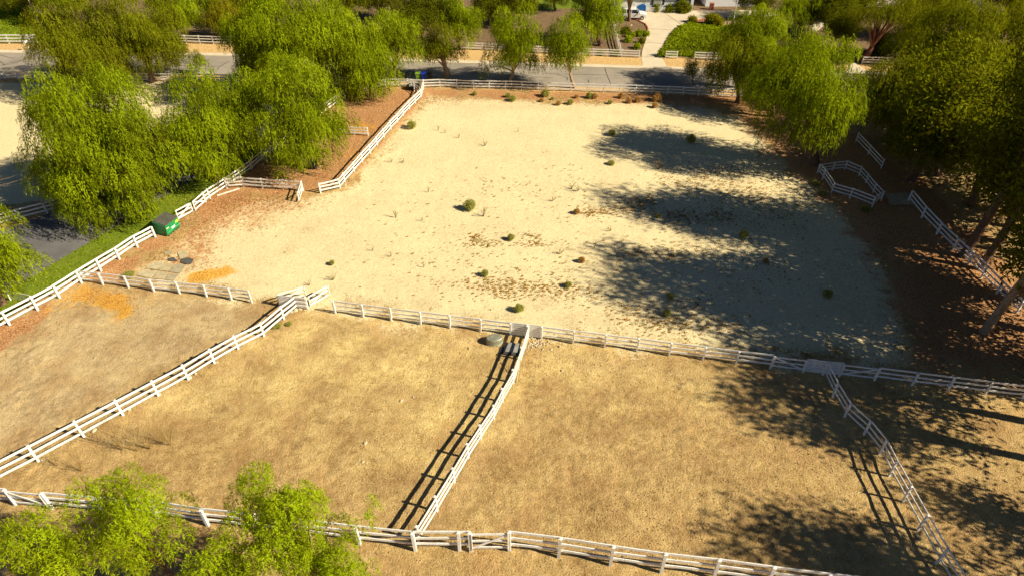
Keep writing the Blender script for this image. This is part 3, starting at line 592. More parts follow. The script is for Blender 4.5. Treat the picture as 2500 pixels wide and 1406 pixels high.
RTree('dark tree above the right fence near the walkway', (2370, 500), 11, 4.8, 1.8, 85, mat=M_PEPD)
RTree('big dark tree at the right edge in the middle of the shade', (2470, 430), 14, 7, 1.5, 86, mat=M_PEPD)
RTree('dark tree between the pen fence and the pale stemmed gum', (2250, 360), 11, 5.8, 1.2, 95, mat=M_PEPD)
RTree('dark tree at the right edge above the tan yard', (2460, 520), 11, 5, 1.5, 96, lean=(1, 0))
RTree('low dark tree right of the mottled trunk', (2490, 735), 9, 3.2, 1.2, 99, dens=.9)
RTree('low dark tree behind the fence between the bare trunks', (2440, 590), 8.5, 3.4, 2.6, 100, dens=.9)
RTree('dark tree rising behind the walkway beside the pen', (2225, 440), 15, 3.8, 2.5, 111, mat=M_PEPD, dens=.9)
RTree('olive coloured tall tree at the upper right edge', (2520, 300), 14, 7, 3, 87, kind='pepper', mat=M_PEPD)
RTree('tall tree just outside the right edge beside the arena corner', (2525, 890), 24.5, 4.2, 5, 88, dens=.6)
RTree('tall tree outside the right edge that shades the litter', (2610, 740), 21, 4.6, 4, 91, dens=.6)
RTree('low tree outside the right edge shading the corner litter', (2790, 967), 12, 4.2, 1.5, 110, dens=.8)
RTree('low dark tree outside the right edge beside the litter', (2650, 830), 17, 5, 2.5, 97, dens=.8)
RTree('tall tree outside the right edge above the last bay of the middle fence', (2600, 985), 17, 4, 4, 98, dens=.7)
RTree('tall tree outside the right edge behind the arena shade', (2620, 640), 22, 4.6, 4, 93, dens=.6)
RTree('tall tree outside the right edge that shades the middle fence', (2770, 1080), 20, 3.2, 6, 94, dens=.55)
RTree('tall tree outside the right edge that shades the front paddock', (2880, 1200), 20, 3.3, 6, 89, dens=.6)
RTree('tall tree outside the lower right corner', (3122, 1655), 20, 3.6, 6, 90, dens=.7)
RTree('slender tree outside the lower right that streaks the last paddock', (3080, 1420), 14, 2.4, 5, 92, dens=.5)
# foreground pepper tree tops rising from below the frame
def NTree(lb, px, R, ztop, seed, extra=(), dens=.62):
    c = P(px[0], px[1], ztop - R[2] * .8); b = (c.x + .6, c.y + .4)
    return tree_at(lb, b, (c.x, c.y, ztop - R[2]), R, 'feather', seed, M_PEPN, .16, extra, dens, 'feathery treetops at the bottom', None, M_BARK, .8, -.9, 46, .024, 'tree', .5)
NTree('feathery bright green treetop in the bottom left corner', (75, 1340), (2.0, 1.9, 2.0), 10.4, 101)
NTree('feathery treetop over the near fence left of the bottom gap', (300, 1262), (2.5, 2.2, 2.9), 11.2, 102, [(.45, .2, 1.0, .2), (-.6, .2, .85, .22)])
NTree('feathery treetop over the near fence right of the bottom gap', (680, 1262), (3.3, 2.4, 2.9), 10.9, 103, [(1.5, .1, .5, .13), (1.35, 0, .1, .16)])
NTree('lower feathery treetop at the bottom edge beside the near fence', (800, 1385), (2.1, 1.9, 1.8), 8.8, 104)
NTree('feathery treetop at the bottom edge just right of the gap', (540, 1392), (1.6, 1.6, 1.6), 8.8, 105)

# ------------------------------------------------------------------ tumbleweeds and weeds
def twig_ball(seed, n=420, hl=.16, hw=.012):
    rs = np.random.RandomState(seed); u = nrm(rs.normal(size=(n, 3))); u[:, 2] *= .9; r = rs.uniform(.25, 1, n) ** .6
    lump = 1 + .14 * np.sin(u[:, 0] * 5 + seed) + .12 * np.cos(u[:, 1] * 6 + seed)
    C = u * (r * lump)[:, None] * .46; C[:, 2] += .40; T = nrm(u + rs.normal(size=(n, 3)) * .7); S = nrm(np.cross(T, rs.normal(size=(n, 3))))
    V, Q = leaf_quads(C, T, S, (hl * rs.uniform(.5, 1.2, n))[:, None], (hw * rs.uniform(.6, 1.5, n))[:, None])
    return V, Q, np.repeat(rs.normal(.5, .22, n), 4)
BALLS = {}
for k_, mm in (('g', M_TUMG), ('b', M_TUMB)):
    for i in range(3):
        V, Q, tn = twig_ball(200 + i + (7 if k_ == 'b' else 0), 1100, .13, .018); BALLS[k_ + str(i)] = arr_mesh('twigs', V, Q, mm, np.clip(tn, 0, 1))
def bush(lb, px, py, wpx, k_='g', i=0, flat=1.0):
    p = P(px, py); s_ = wpx * (.85 if py < 262 else 1) * depth(p.y, 0) / F_PX
    o = bpy.data.objects.new('tumbleweed', BALLS[k_ + str(i % 3)]); COL.objects.link(o); o.location = (p.x, p.y, -.05); o.scale = (s_, s_, s_ * flat)
    o.rotation_euler[2] = (px * 7.3) % 6.28; tag(o, lb, 'tumbleweed' if flat > .75 else 'shrub', 'tumbleweeds on the sand')
for i, (lb, x, y, w_, k_) in enumerate([
        ('green tumbleweed nearest the diagonal fence at the upper left of the arena', 1005, 313, 24, 'g'),
        ('largest olive tumbleweed beside a leafy sprig in the middle of the arena', 1147, 511, 32, 'g'),
        ('green tumbleweed left of the brown leaf streak in the middle of the arena', 1247, 585, 20, 'g'),
        ('brown tumbleweed right of the middle of the arena', 1408, 521, 17, 'b'),
        ('rusty brown tumbleweed below the dry grass tuft', 1420, 639, 18, 'b'),
        ('small green tumbleweed among the brown leaves at the shade edge', 1606, 531, 13, 'g'),
        ('green tumbleweed at the centre of the lower leaf scatter', 1387, 699, 19, 'g'),
        ('dark green tumbleweed left of the lower leaf scatter', 1184, 672, 20, 'g'),
        ('green tumbleweed just above the middle fence', 1267, 758, 26, 'g'),
        ('small tumbleweed alone on the left part of the sand', 811, 645, 15, 'g'),
        ('yellow green tumbleweed in the upper middle of the arena', 1494, 330, 19, 'g'),
        ('tumbleweed half in the shade above the lower right leaves', 1637, 727, 20, 'g'),
        ('tumbleweed at the tip of the low shadow above the middle fence', 1627, 767, 20, 'g'),
        ('dim tumbleweed in the shade at the upper right of the arena', 1687, 347, 24, 'g'),
        ('dim tumbleweed in the middle of the blue shade', 1813, 579, 24, 'g'),
        ('dim tumbleweed in the lower right shade of the arena', 2019, 722, 24, 'g'),
        ('dim tumbleweed in the shade right of the brown leaves', 1868, 640, 16, 'b'),
        ('pale green tumbleweed by the road fence at the left', 1159, 233, 15, 'g'),
        ('green tumbleweed in the red strip near the first fence posts', 1251, 247, 22, 'g'),
        ('small green tumbleweed beside the pair in the red strip', 1240, 238, 17, 'g'),
        ('pale green tumbleweed in the red strip at the centre left', 1331, 236, 26, 'g'),
        ('round green tumbleweed on the sand edge below the red strip', 1392, 255, 19, 'g'),
        ('orange brown tumbleweed on the sand edge below the red strip', 1363, 257, 16, 'b'),
        ('green tumbleweed right of the centre of the red strip', 1438, 240, 22, 'g'),
        ('straw coloured tumbleweed touching the green one in the red strip', 1451, 241, 20, 'b'),
        ('small green tumbleweed right of the centre on the sand edge', 1489, 254, 15, 'g'),
        ('straw tumbleweed close to the road fence in the red strip', 1516, 240, 20, 'b'),
        ('low straw tumbleweed on the sand edge at the upper right', 1535, 252, 18, 'b'),
        ('straw tumbleweed next to the low one at the upper right', 1556, 250, 20, 'b'),
        ('large tan tumbleweed where the tree shade begins by the road fence', 1603, 247, 30, 'b'),
        ('tan tumbleweed just below the large one by the shade', 1598, 263, 16, 'b'),
        ('little tan tumbleweed near the left of the red strip', 1322, 249, 14, 'b'),
        ('small pale bush in the left of the red strip', 1349, 244, 11, 'g'),
        ('small tan bush left of the green one on the red strip', 1407, 240, 14, 'b'),
        ('low grey green bush by the grey mats', 316, 675, 30, 'g'),
        ('small green weed bush at the fence foot below the board panel', 678, 797, 24, 'g'),
        ('second green weed bush at the fence foot below the board panel', 706, 792, 18, 'g'),
        ('flat green weed on the upper part of the sand', 1492, 401, 20, 'g'),
        ('olive shrub in front of the pen', 2007, 475, 22, 'g'),
        ('olive shrub left of the pen', 1990, 450, 22, 'g'),
        ('low olive shrub on the litter right below the pen', 2110, 512, 26, 'g')]):
    bush(lb, x, y, w_, k_, i, .6 if ('weed bush' in lb or 'flat' in lb or 'shrub' in lb or 'grey' in lb) else 1.0)

def sprig_mesh(seed, n=9, hgt=1.0, leafy=0, mat=None, spread=.45):
    rs = random.Random(seed); m = MB(); ends = []
    for i in range(n):
        a = rs.uniform(0, 6.28); r = rs.uniform(.1, spread); h = hgt * rs.uniform(.5, 1)
        p0 = Vector((rs.uniform(-.03, .03), rs.uniform(-.03, .03), -.05)); p1 = Vector((math.cos(a) * r * .5, math.sin(a) * r * .5, h * .55)); p2 = Vector((math.cos(a) * r, math.sin(a) * r, h))
        m.tube([p0, p1, p2], [.018, .012, .006], 3, cap=False); ends.append((p1, p2))
        for q in range(2):
            b = p1.lerp(p2, rs.uniform(0, .7)); m.tube([b, b + Vector((rs.uniform(-.2, .2), rs.uniform(-.2, .2), rs.uniform(.05, .25))) * hgt], [.009, .004], 3, cap=False)
    return m, ends
SPR = []
for i in range(6):
    m, e = sprig_mesh(300 + i, 7 + i * 2, 1.0, spread=.3 + .12 * i); me = bpy.data.meshes.new('stems'); me.from_pydata(m.v, [], m.f); me.materials.append(M_STRAW if i % 3 else M_TUMG); SPR.append(me)
TALL = []
for i in range(3):
    m, e = sprig_mesh(340 + i, 26, 1.0, spread=.34)
    m.v = [tuple(q) for q in m.v]; me = bpy.data.meshes.new('stems'); me.from_pydata(m.v, [], m.f); me.materials.append(M_STRAW); TALL.append(me)
def tall_weed(lb, px, py, hpx, i):
    p = P(px, py); s_ = hpx * depth(p.y, 0) / F_PX / .55; b = bpy.data.objects.new('tall_weed', None); COL.objects.link(b); b.location = (p.x, p.y, 0); tag(b, lb, 'weed', 'tall dry weeds in the front left paddock')
    rs = np.random.RandomState(500 + i); n = 20; a = rs.uniform(0, 6.28, n); sp = rs.uniform(.05, .42, n) * s_; h = rs.uniform(.5, 1, n) * s_; Vs = []; Qs = []; o = 0
    for k in range(n):
        q0 = np.array([0, 0, 0.]); dirv = np.array([math.cos(a[k]) * sp[k], math.sin(a[k]) * sp[k], h[k]]); side = np.array([-math.sin(a[k]), math.cos(a[k]), 0]) * .007
        for (u0, u1) in ((0, .5), (.5, 1)):
            Vs += [q0 + dirv * u0 - side, q0 + dirv * u0 + side, q0 + dirv * u1 + side, q0 + dirv * u1 - side]; Qs.append((o, o + 1, o + 2, o + 3)); o += 4
        for w_ in range(5):
            c = dirv * rs.uniform(.35, 1); t = nrm(rs.normal(size=3) + [0, 0, .6]) * .11; sd_ = nrm(np.cross(t, rs.normal(size=3))) * .006
            Vs += [c - sd_, c + sd_, c + t + sd_, c + t - sd_]; Qs.append((o, o + 1, o + 2, o + 3)); o += 4
    put('stems', arr_mesh('stems', Vs, Qs, M_STRAW, rs.uniform(.0, .7, o)), b)
def sprig(lb, px, py, hpx, i=0, group='dry sprigs on the sand'):
    p = P(px, py); s_ = hpx * depth(p.y, 0) / F_PX / .98
    o = bpy.data.objects.new('weed', SPR[i % 6]); COL.objects.link(o); o.location = (p.x, p.y, 0); o.scale = (s_, s_, s_); o.rotation_euler[2] = px % 6
    tag(o, lb, 'weed', group)
for i, (lb, x, y, h_) in enumerate([
        ('upright twin stalks near the left of the upper sand', 1070, 318, 15), ('single thin stalk right of the twin stalks', 1087, 325, 11), ('forked stalk further right on the upper sand', 1120, 337, 13),
        ('spreading dry sprig on the upper sand', 1184, 356, 15), ('little green sprig by a twig on the upper left sand', 955, 396, 12), ('short dark sprig right of the little green one', 984, 398, 11),
        ('dry stalk left of the centre of the arena', 1046, 469, 18), ('dry branching stalk casting a long shadow at the left centre', 966, 531, 22), ('leafy upright sprig touching the big tumbleweed', 1180, 528, 28),
        ('dark cupped stalk standing at the centre of the arena', 1396, 461, 20), ('yellow stalk beside the dark cupped stalk', 1411, 466, 18), ('fluffy yellow sprig below the cupped stalk', 1349, 491, 14),
        ('green curled sprig at the left on the upper sand', 1265, 322, 12), ('pale forked sprig left of the yellow green tumbleweed', 1470, 325, 14), ('dark tuft with a shadow on the right upper sand', 1531, 388, 13),
        ('low tan sprig on the right upper sand', 1468, 386, 8), ('wispy orange sprig at the edge of the tree shade', 1609, 412, 28), ('low curved sprig with upturned ends', 1490, 564, 13),
        ('wide dry tuft of thin stems right of centre', 1452, 604, 24), ('dry sprig in the lower left sand', 910, 612, 14), ('faint wispy sprig at the lower left sand', 955, 626, 14),
        ('bushy dry sprig near the swung gate', 813, 683, 22), ('dark low tuft beside the open gate', 755, 696, 14), ('reddish broken sprig below the brown streak', 1367, 620, 16),
        ('thin sprig where the big shadow begins', 1560, 608, 16), ('small sprig at the lower middle sand', 1035, 652, 16), ('straggly vine left of the leaf scatter', 1030, 540, 12)]):
    sprig(lb, x, y, h_, i)
for i, (lb, x, y, h_) in enumerate([('tall dry weed clump left in the front paddock', 300, 1098, 62), ('tall dry weed at the centre of the front left clump', 335, 1100, 70), ('tall dark dry weed right in the front left clump', 366, 1095, 66),
        ('dry weed at the top right of the front left clump', 398, 1082, 58), ('thin dry weed leaning in the front left clump', 415, 1086, 44), ('faint dry weed near the treetop at the left', 200, 1150, 44), ('thin dark dry weed left of the faint one', 140, 1138, 34)]):
    tall_weed(lb, x, y, h_, i)

# uncountable ground scatter
def scatter(name, lb, cat, zones, mat, seed, size=(.05, .13), star=5, lift=.03):
    rs = np.random.RandomState(seed); Vs, Qs, Ts = [], [], []; o = 0
    for (px, py, rx, ry, n) in zones:
        for _ in range(n):
            x, y = px + rs.normal() * rx * .5, py + rs.normal() * ry * .5; c = np.array(P(x, y, .0)); s_ = rs.uniform(*size); a0 = rs.uniform(0, 6.28); tn = rs.uniform(0, 1)
            for k in range(rs.randint(2, star + 1)):
                a = a0 + k * 1.25 + rs.uniform(-.4, .4); t = np.array([math.cos(a), math.sin(a), rs.uniform(.0, .6)]); q = np.array([-math.sin(a), math.cos(a), rs.uniform(-.3, .3)])
                Vs += [c + [0, 0, .005], c + t * s_ * .6 + q * s_ * .35 + [0, 0, lift], c + t * s_ * 1.3, c + t * s_ * .6 - q * s_ * .35 + [0, 0, lift * .5]]
                Qs.append((o, o + 1, o + 2, o + 3)); Ts += [tn] * 4; o += 4
    ob = bpy.data.objects.new(name, arr_mesh(name, Vs, Qs, mat, np.clip(Ts, 0, 1))); COL.objects.link(ob); ob['kind'] = 'stuff'; ob['label'] = lb; ob['category'] = cat; return ob
scatter('leaf_litter', 'brown and olive leaf clusters scattered over the sand', 'leaves', [
    (1160, 580, 22, 12, 70), (1185, 596, 40, 8, 70), (1310, 595, 45, 10, 70), (1300, 575, 25, 7, 40), (1440, 520, 40, 10, 90), (1490, 515, 70, 16, 160), (1560, 500, 60, 22, 180), (1570, 490, 50, 12, 80),
    (1650, 530, 90, 22, 260), (1740, 530, 70, 22, 190), (1560, 620, 60, 16, 90), (1640, 620, 60, 20, 90), (1700, 440, 120, 30, 260), (1800, 470, 130, 40, 360), (1880, 520, 120, 50, 300), (1760, 420, 80, 18, 110),
    (1200, 690, 120, 22, 170), (1250, 710, 130, 22, 170), (1330, 700, 120, 20, 120), (1400, 720, 110, 26, 130), (1540, 760, 110, 34, 170), (1600, 790, 110, 30, 120), (1660, 790, 130, 40, 150), (1700, 740, 110, 40, 90), (1760, 800, 120, 30, 90),
    (1450, 660, 200, 60, 130), (1300, 560, 400, 160, 300), (1100, 640, 300, 90, 130), (1240, 470, 160, 40, 60), (1190, 440, 60, 12, 24), (1700, 600, 140, 60, 170), (1850, 650, 160, 70, 170), (1900, 860, 200, 25, 80), (1370, 415, 160, 60, 50)],
    M_LITR, 5, (.045, .12))
M_REDL = leafmat("red_leaf_litter", (.22, .09, .03), (.40, .17, .06), (.60, .36, .16), .1)
scatter('fallen_leaves', 'reddish brown fallen leaves drifting out from the litter under the trees', 'leaves', [
    (560, 500, 130, 34, 900), (480, 560, 80, 60, 900), (430, 640, 90, 40, 500), (640, 486, 160, 20, 700), (560, 545, 160, 30, 350), (700, 500, 90, 24, 260), (840, 440, 60, 20, 260), (1200, 240, 320, 12, 1500), (1500, 246, 300, 14, 1000), (1060, 250, 60, 26, 260),
    (900, 330, 60, 90, 900), (800, 420, 50, 30, 300), (690, 450, 120, 20, 300), (1900, 420, 120, 90, 700), (2150, 620, 160, 120, 900), (2250, 820, 200, 90, 900), (2330, 660, 90, 50, 700), (300, 640, 90, 24, 260), (40, 800, 80, 30, 200), (250, 720, 110, 30, 300)], M_REDL, 15, (.03, .09), 3, .02)
scatter('ground_debris', 'fine twigs and leaf crumbs strewn over the arena sand', 'debris', [(1200, 400, 700, 260, 2200), (1100, 600, 700, 200, 1700), (1500, 640, 600, 240, 900), (1300, 300, 500, 80, 900), (1000, 440, 260, 120, 700), (700, 560, 240, 100, 700)], M_STRAW, 6, (.02, .055), 2, .01)
# lumpy clods and straw in the front paddocks
def clods(seed=9):
    rs = np.random.RandomState(seed); Vs, Qs = [], []; o = 0
    for (px, py, rx, ry, n) in [(1000, 950, 900, 260, 1300), (1750, 1120, 520, 220, 1500), (1600, 1180, 700, 200, 900), (1300, 1300, 900, 120, 800), (1350, 880, 420, 70, 500), (250, 900, 500, 200, 500)]:
        for _ in range(n):
            c = np.array(P(px + rs.normal() * rx * .5, py + rs.normal() * ry * .5, .03)); r = rs.uniform(.02, .05)
            for sx, sy, sz in ((1, 0, 0), (0, 1, 0), (-1, 0, 0), (0, -1, 0), (0, 0, .9)): Vs.append(c + np.array([sx, sy, sz]) * r * rs.uniform(.7, 1.3))
            Qs += [(o, o + 1, o + 4), (o + 1, o + 2, o + 4), (o + 2, o + 3, o + 4), (o + 3, o, o + 4)]; o += 5
    me = arr_mesh('soil_clods', Vs, Qs, simple("clod", (.42, .29, .125), .95, var=.35, scale=2)); ob = bpy.data.objects.new('soil_clods', me); COL.objects.link(ob)
    ob['kind'] = 'stuff'; ob['label'] = 'dry soil clods kicked up over the front paddocks'; ob['category'] = 'soil'
clods()
# ground cover on the bank and bed plants
def blades(name, lb, px_poly, n, mat, seed, h=(.12, .4), wd=.05, bank=.0):
    rs = np.random.RandomState(seed); pts = np.array([P2(*q) for q in px_poly]); lo, hi = pts.min(0), pts.max(0)
    X = rs.uniform(lo[0], hi[0], n); Y = rs.uniform(lo[1], hi[1], n); s_ = poly_sd(px_poly, X, Y); k = s_ > 0; X, Y, s_ = X[k], Y[k], s_[k]; n = len(X)
    b = np.clip(s_ / 4, 0, 1) * bank * (.6 + .7 * vnoise(X, Y, .5, 3)); hh = rs.uniform(*h, n) * (.6 + .8 * vnoise(X, Y, .7, 8)); C = np.stack([X, Y, b + hh * .6], 1)
    T = nrm(rs.normal(size=(n, 3)) * [1, 1, .7] + [0, 0, .5]); S = nrm(np.cross(T, rs.normal(size=(n, 3))))
    V, Q = leaf_quads(C, T, S, hh[:, None], (wd * rs.uniform(.6, 1.5, n))[:, None]); tn = np.clip(rs.normal(.5, .15, n) + .7 * (vnoise(X, Y, .35, 4) - .5), 0, 1)
    ob = bpy.data.objects.new(name, arr_mesh(name, V, Q, mat, np.repeat(tn, 4))); COL.objects.link(ob); ob['kind'] = 'stuff'; ob['label'] = lb; ob['category'] = 'plants'
COVER = [(1624, 142), (1614, 138), (1617, 122), (1634, 91), (1648, 73), (1668, 62), (1690, 57), (1730, 66), (1800, 64), (1850, 80), (1870, 130), (1760, 133), (1690, 142), (1660, 138)]
blades('ground_cover', 'thick bright green ground cover on the bank beside the driveway', COVER, 26000, M_COVER, 12, (.12, .34), .10, .5)
struct(MB().prism([P2(*q) for q in COVER], -.05, .05).build('bank', simple("bank_soil", (.10, .10, .03), .95)))
blades('grass', 'bright mown lawn at the top left behind the fence', [(-120, 0), (60, 5), (104, 42), (106, 98), (-120, 100)], 16000, M_COVER, 13, (.06, .16), .07)
blades('grass', 'narrow green lawn strip between the lane and the fence', LAWN2, 26000, M_COVER, 14, (.04, .12), .04)

# ------------------------------------------------------------------ rocks
def rock(lb, px, py, wpx, seed, group='pale rocks at the fence posts'):
    rs = random.Random(seed); p = P(px, py); s_ = wpx * depth(p.y, 0) / F_PX / 2; m = MB(); n = 9
    m.lathe([(.0, -.3), (.8, -.2), (1, .1), (.75, .5), (.3, .68), (.0, .7)], n)
    m.v = [(x * s_ * rs.uniform(.8, 1.2), y * s_ * .7 * rs.uniform(.8, 1.2), z * s_ * .7 * rs.uniform(.85, 1.1)) for x, y, z in m.v]
    o = m.build('rock', M_ROCK); o.location = (p.x, p.y, .01); o.rotation_euler[2] = rs.uniform(0, 6); tag(o, lb, 'rock', group)
for i, (lb, x, y, w_) in enumerate([('rock at the foot of the slanting fence post nearest the left edge', 105, 1122, 12), ('biggest rock below the second post of the slanting fence', 230, 1051, 15), ('rock at the post above the tall dry weeds', 316, 1000, 10),
        ('pale rock at the fifth post of the slanting fence', 389, 964, 11), ('wide pale rock pile stone at the sixth post', 462, 921, 16), ('small rock right of the wide stone', 477, 912, 9), ('rock at the seventh post of the slanting fence', 530, 884, 10),
        ('rock in the stone heap under the open gate', 722, 757, 16), ('small rock leading the stone heap under the open gate', 712, 761, 11), ('outer rock in the stone heap under the open gate', 732, 755, 11),
        ('pale rock in the middle of the front paddock', 980, 978, 11), ('small pale rock right of the middle one', 1009, 969, 8), ('pale rock in the lower front paddock', 892, 1081, 12), ('rock below it in the lower front paddock', 886, 1127, 9),
        ('lone rock right of the grey tank', 1146, 851, 8), ('rock at the foot of the lower right fence', 2240, 1308, 12), ('second rock at the foot of the lower right fence', 2247, 1316, 10), ('pair rock lying far right of the rubble', 1367, 846, 9),
        ('flat rock right of the rubble', 1346, 853, 8), ('rock in the right paddock near the rubble', 1373, 904, 8)]):
    rock(lb, x, y, w_, i)
def rubble():
    rs = np.random.RandomState(4); m = MB()
    for _ in range(120):
        p = P(1305 + rs.normal() * 14, 838 + rs.normal() * 9, .02); s_ = rs.uniform(.03, .11)
        m.add([p + Vector(v) * s_ * rs.uniform(.7, 1.3) for v in ((1, 0, 0), (0, 1, 0), (-1, 0, 0), (0, -1, 0), (.1, 0, .8))], [(0, 1, 4), (1, 2, 4), (2, 3, 4), (3, 0, 4)])
    o = m.build('rubble', M_ROCK); o['kind'] = 'stuff'; o['label'] = 'pale stone rubble heaped at the fence junction'; o['category'] = 'stones'
rubble()

# ------------------------------------------------------------------ dumpster
def dumpster():
    a = P(413, 579); b = P(442.6, 554.5); d = Vector((b.x - a.x, b.y - a.y, 0)); W = d.length; d.normalize(); n = Vector((d.y, -d.x, 0)); D = 1.35; H = 1.42
    M_G = simple("green_steel", (.012, .235, .07), .45, .0, .4, .25, 2); M_L = simple("black_plastic_lid", (.10, .095, .075), .6, var=.3)
    root = thing('dumpster', 'green steel dumpster with dark lid and stickers beside the lane fence', 'dumpster', (a.x, a.y, 0))
    q = lambda s_, f, z: a + d * s_ - n * f + Vector((0, 0, z))
    m = MB(); z0 = .14
    m.add([q(0, .12, z0), q(W, .12, z0), q(W, D, z0), q(0, D, z0), q(-.03, 0, H * .82), q(W + .03, 0, H * .82), q(W + .03, D, H), q(-.03, D, H)], [(0, 3, 2, 1), (0, 1, 5, 4), (1, 2, 6, 5), (2, 3, 7, 6), (3, 0, 4, 7), (4, 5, 6, 7)])
    m.build('body', M_G, root, bevel=.015)
    for z, f in ((.42, .075), (.72, .035)):
        MB().beam(q(-.02, f - .035, z), q(W + .02, f - .035, z), .05, .045).build('rib', simple("light_green_rib", (.10, .42, .16), .5), root)
    for k in range(5): MB().beam(q(W * (k + .5) / 5, .02, .12), q(W * (k + .5) / 5, .12, .12), .10, .12).build('foot', M_G, root)
    for k in (0, 1):
        w0, w1 = W * k / 2 + .012, W * (k + 1) / 2 - .012; lid = MB()
        lid.add([q(w0, -.06, H * .84), q(w1, -.06, H * .84), q(w1, D + .02, H + .03), q(w0, D + .02, H + .03), q(w0, -.06, H * .84 + .04), q(w1, -.06, H * .84 + .04), q(w1, D + .02, H + .07), q(w0, D + .02, H + .07)], [(0, 3, 2, 1), (4, 5, 6, 7), (0, 1, 5, 4), (1, 2, 6, 5), (2, 3, 7, 6), (3, 0, 4, 7)])
        lo = lid.build('lid', M_L, root)
        for r_ in range(4):
            s_ = w0 + (w1 - w0) * (r_ + .5) / 4; o = MB().beam(q(s_, -.02, H * .84 + .055), q(s_, D - .05, H + .08), .05, .03).build('rib', M_L, None); o.parent = lo; o.location = -root.location
    def stick(s0, s1, z0_, z1_, col, nm):
        f = lambda z: .12 * (1 - (z - z0) / (H * .82 - z0)) - .03
        MB().add([q(s0, f(z0_), z0_), q(s1, f(z0_), z0_), q(s1, f(z1_), z1_), q(s0, f(z1_), z1_)], [(0, 1, 2, 3)]).build('sticker', simple(nm, col, .5, var=.08), root)
    stick(W * .40, W * .66, .46, .74, (.85, .85, .82), "white_sticker"); stick(W * .74, W * .95, .76, .97, (.9, .8, .02), "yellow_sticker"); stick(.04, W * .22, .82, .93, (.62, .66, .45), "pale_sticker")
dumpster()

# ------------------------------------------------------------------ wheeled bins
def bin_(lb, px, py, col, nm):
    p = P(px, py); root = thing('wheeled_bin', lb, 'bin', p, 'wheeled bins by the road'); m = simple(nm, col, .5, spec=.4, var=.12)
    b = MB(); b.add([(-.2, -.24, .06), (.2, -.24, .06), (.2, .22, .06), (-.2, .22, .06), (-.3, -.36, .98), (.3, -.36, .98), (.3, .36, .98), (-.3, .36, .98)], [(0, 3, 2, 1), (0, 1, 5, 4), (1, 2, 6, 5), (2, 3, 7, 6), (3, 0, 4, 7), (4, 5, 6, 7)])
    b.build('body', m, root, world=False, bevel=.02); MB().box((0, 0, .93), (.66, .76, .06)).build('rim', m, root, world=False)
    l = MB(); l.add([(-.33, -.4, 1.0), (.33, -.4, 1.0), (.33, .36, 1.0), (-.33, .36, 1.0), (-.29, -.34, 1.09), (.29, -.34, 1.09), (.29, .3, 1.1), (-.29, .3, 1.1)], [(0, 3, 2, 1), (4, 5, 6, 7), (0, 1, 5, 4), (1, 2, 6, 5), (2, 3, 7, 6), (3, 0, 4, 7)])
    l.build('lid', m, root, world=False); MB().tube([(-.25, .44, .98), (.25, .44, .98)], .02, 6).build('handle', m, root, world=False)
    for s_ in (-1, 1): MB().tube([(s_ * .22, .3, .13), (s_ * .28, .3, .13)], .13, 14).build('wheel', simple("black_rubber", (.02, .02, .02), .8), root, world=False)
bin_('lime green wheeled bin left of the blue one', 1021, 195.5, (.20, .36, .03), "lime_plastic")
bin_('bright blue wheeled bin behind the road fence corner', 1035.5, 195.8, (.01, .06, .62), "blue_plastic")
bin_('near black wheeled bin right of the blue one', 1049.5, 196, (.018, .024, .02), "black_plastic")
bin_('near black wheeled bin left of the lime green one', 1000, 195, (.014, .03, .03), "dark_plastic")
bin_('near black wheeled bin furthest left in the row', 986, 195, (.013, .028, .026), "dark_plastic_b")

# ------------------------------------------------------------------ tubs, tank, mats
def lathe_thing(nm, lb, cat, px, py, prof, mat, n=28, sx=1, sy=1, rz=0, inner=None):
    p = P(px, py); root = thing(nm, lb, cat, p); MB().lathe(prof, n, sx=sx, sy=sy, rz=rz).build('shell', mat, root, smooth=False, world=False); return root
M_TANK = simple("weathered_galvanised", (.30, .30, .22), .55, .35, .4, .25, 2)
t_ = lathe_thing('stock_tank', 'upturned grey oval stock tank beside the fence junction', 'tank', 1207, 835, [(.70, .0), (.70, .03), (.66, .05), (.655, .30), (.66, .32), (.64, .50), (.58, .55), (.40, .56), (.39, .575), (.25, .575), (.24, .56), (0, .56)], M_TANK, 36, 1, .66, R_(8))
MB().lathe([(.675, .29), (.675, .33)], 36, sx=1, sy=.66, rz=R_(8)).build('band', M_TANK, t_, world=False)
t_ = lathe_thing('feed_tub', 'black round feed barrel lying open in the red litter', 'barrel', 765, 410, [(.0, .02), (.46, .02), (.5, .08), (.5, .66), (.53, .70), (.49, .71), (.45, .66), (.44, .15), (0, .12)], simple("black_tub", (.018, .017, .015), .6), 26)
t_ = lathe_thing('feed_tub', 'black tub with pale hoops behind the diagonal fence near the bins', 'tub', 1009, 218, [(0, .02), (.75, .02), (.85, .1), (.9, .55), (.86, .57), (.8, .5), (.75, .14), (0, .1)], simple("black_tub", (.018, .017, .015), .6), 28, 1.0, .8)
for k in (-.3, .0, .3): MB().tube([(k, -.62, .3), (k - .12, -.3, .5), (k - .15, .1, .55), (k - .1, .5, .4)], .025, 6).build('hoop', M_WGREY, t_, world=False)
def mat_thing(nm, lb, cat, pxs, z, mat, th=.04):
    pts = [P2(*q) for q in pxs]; c = sum((Vector(q) for q in pts), Vector((0, 0))) / len(pts); m = MB().prism([(x - c.x, y - c.y) for x, y in pts], 0, th)
    o = m.build(nm, mat); o.location = (c.x, c.y, z); tag(o, lb, cat)
mat_thing('rubber_mat', 'dark flat rubber mat lying under the fence by the tank', 'mat', [(1224, 846), (1282, 849), (1276, 872), (1219, 864)], .06, simple("dark_mat", (.05, .05, .045), .85, var=.4), .03)
mat_thing('metal_lid', 'grey square lid on the dark mat crossed by fence shadows', 'lid', [(1236, 838), (1268, 841), (1263, 863), (1229, 860)], .095, simple("grey_lid", (.27, .27, .25), .6, var=.35, scale=4), .05)
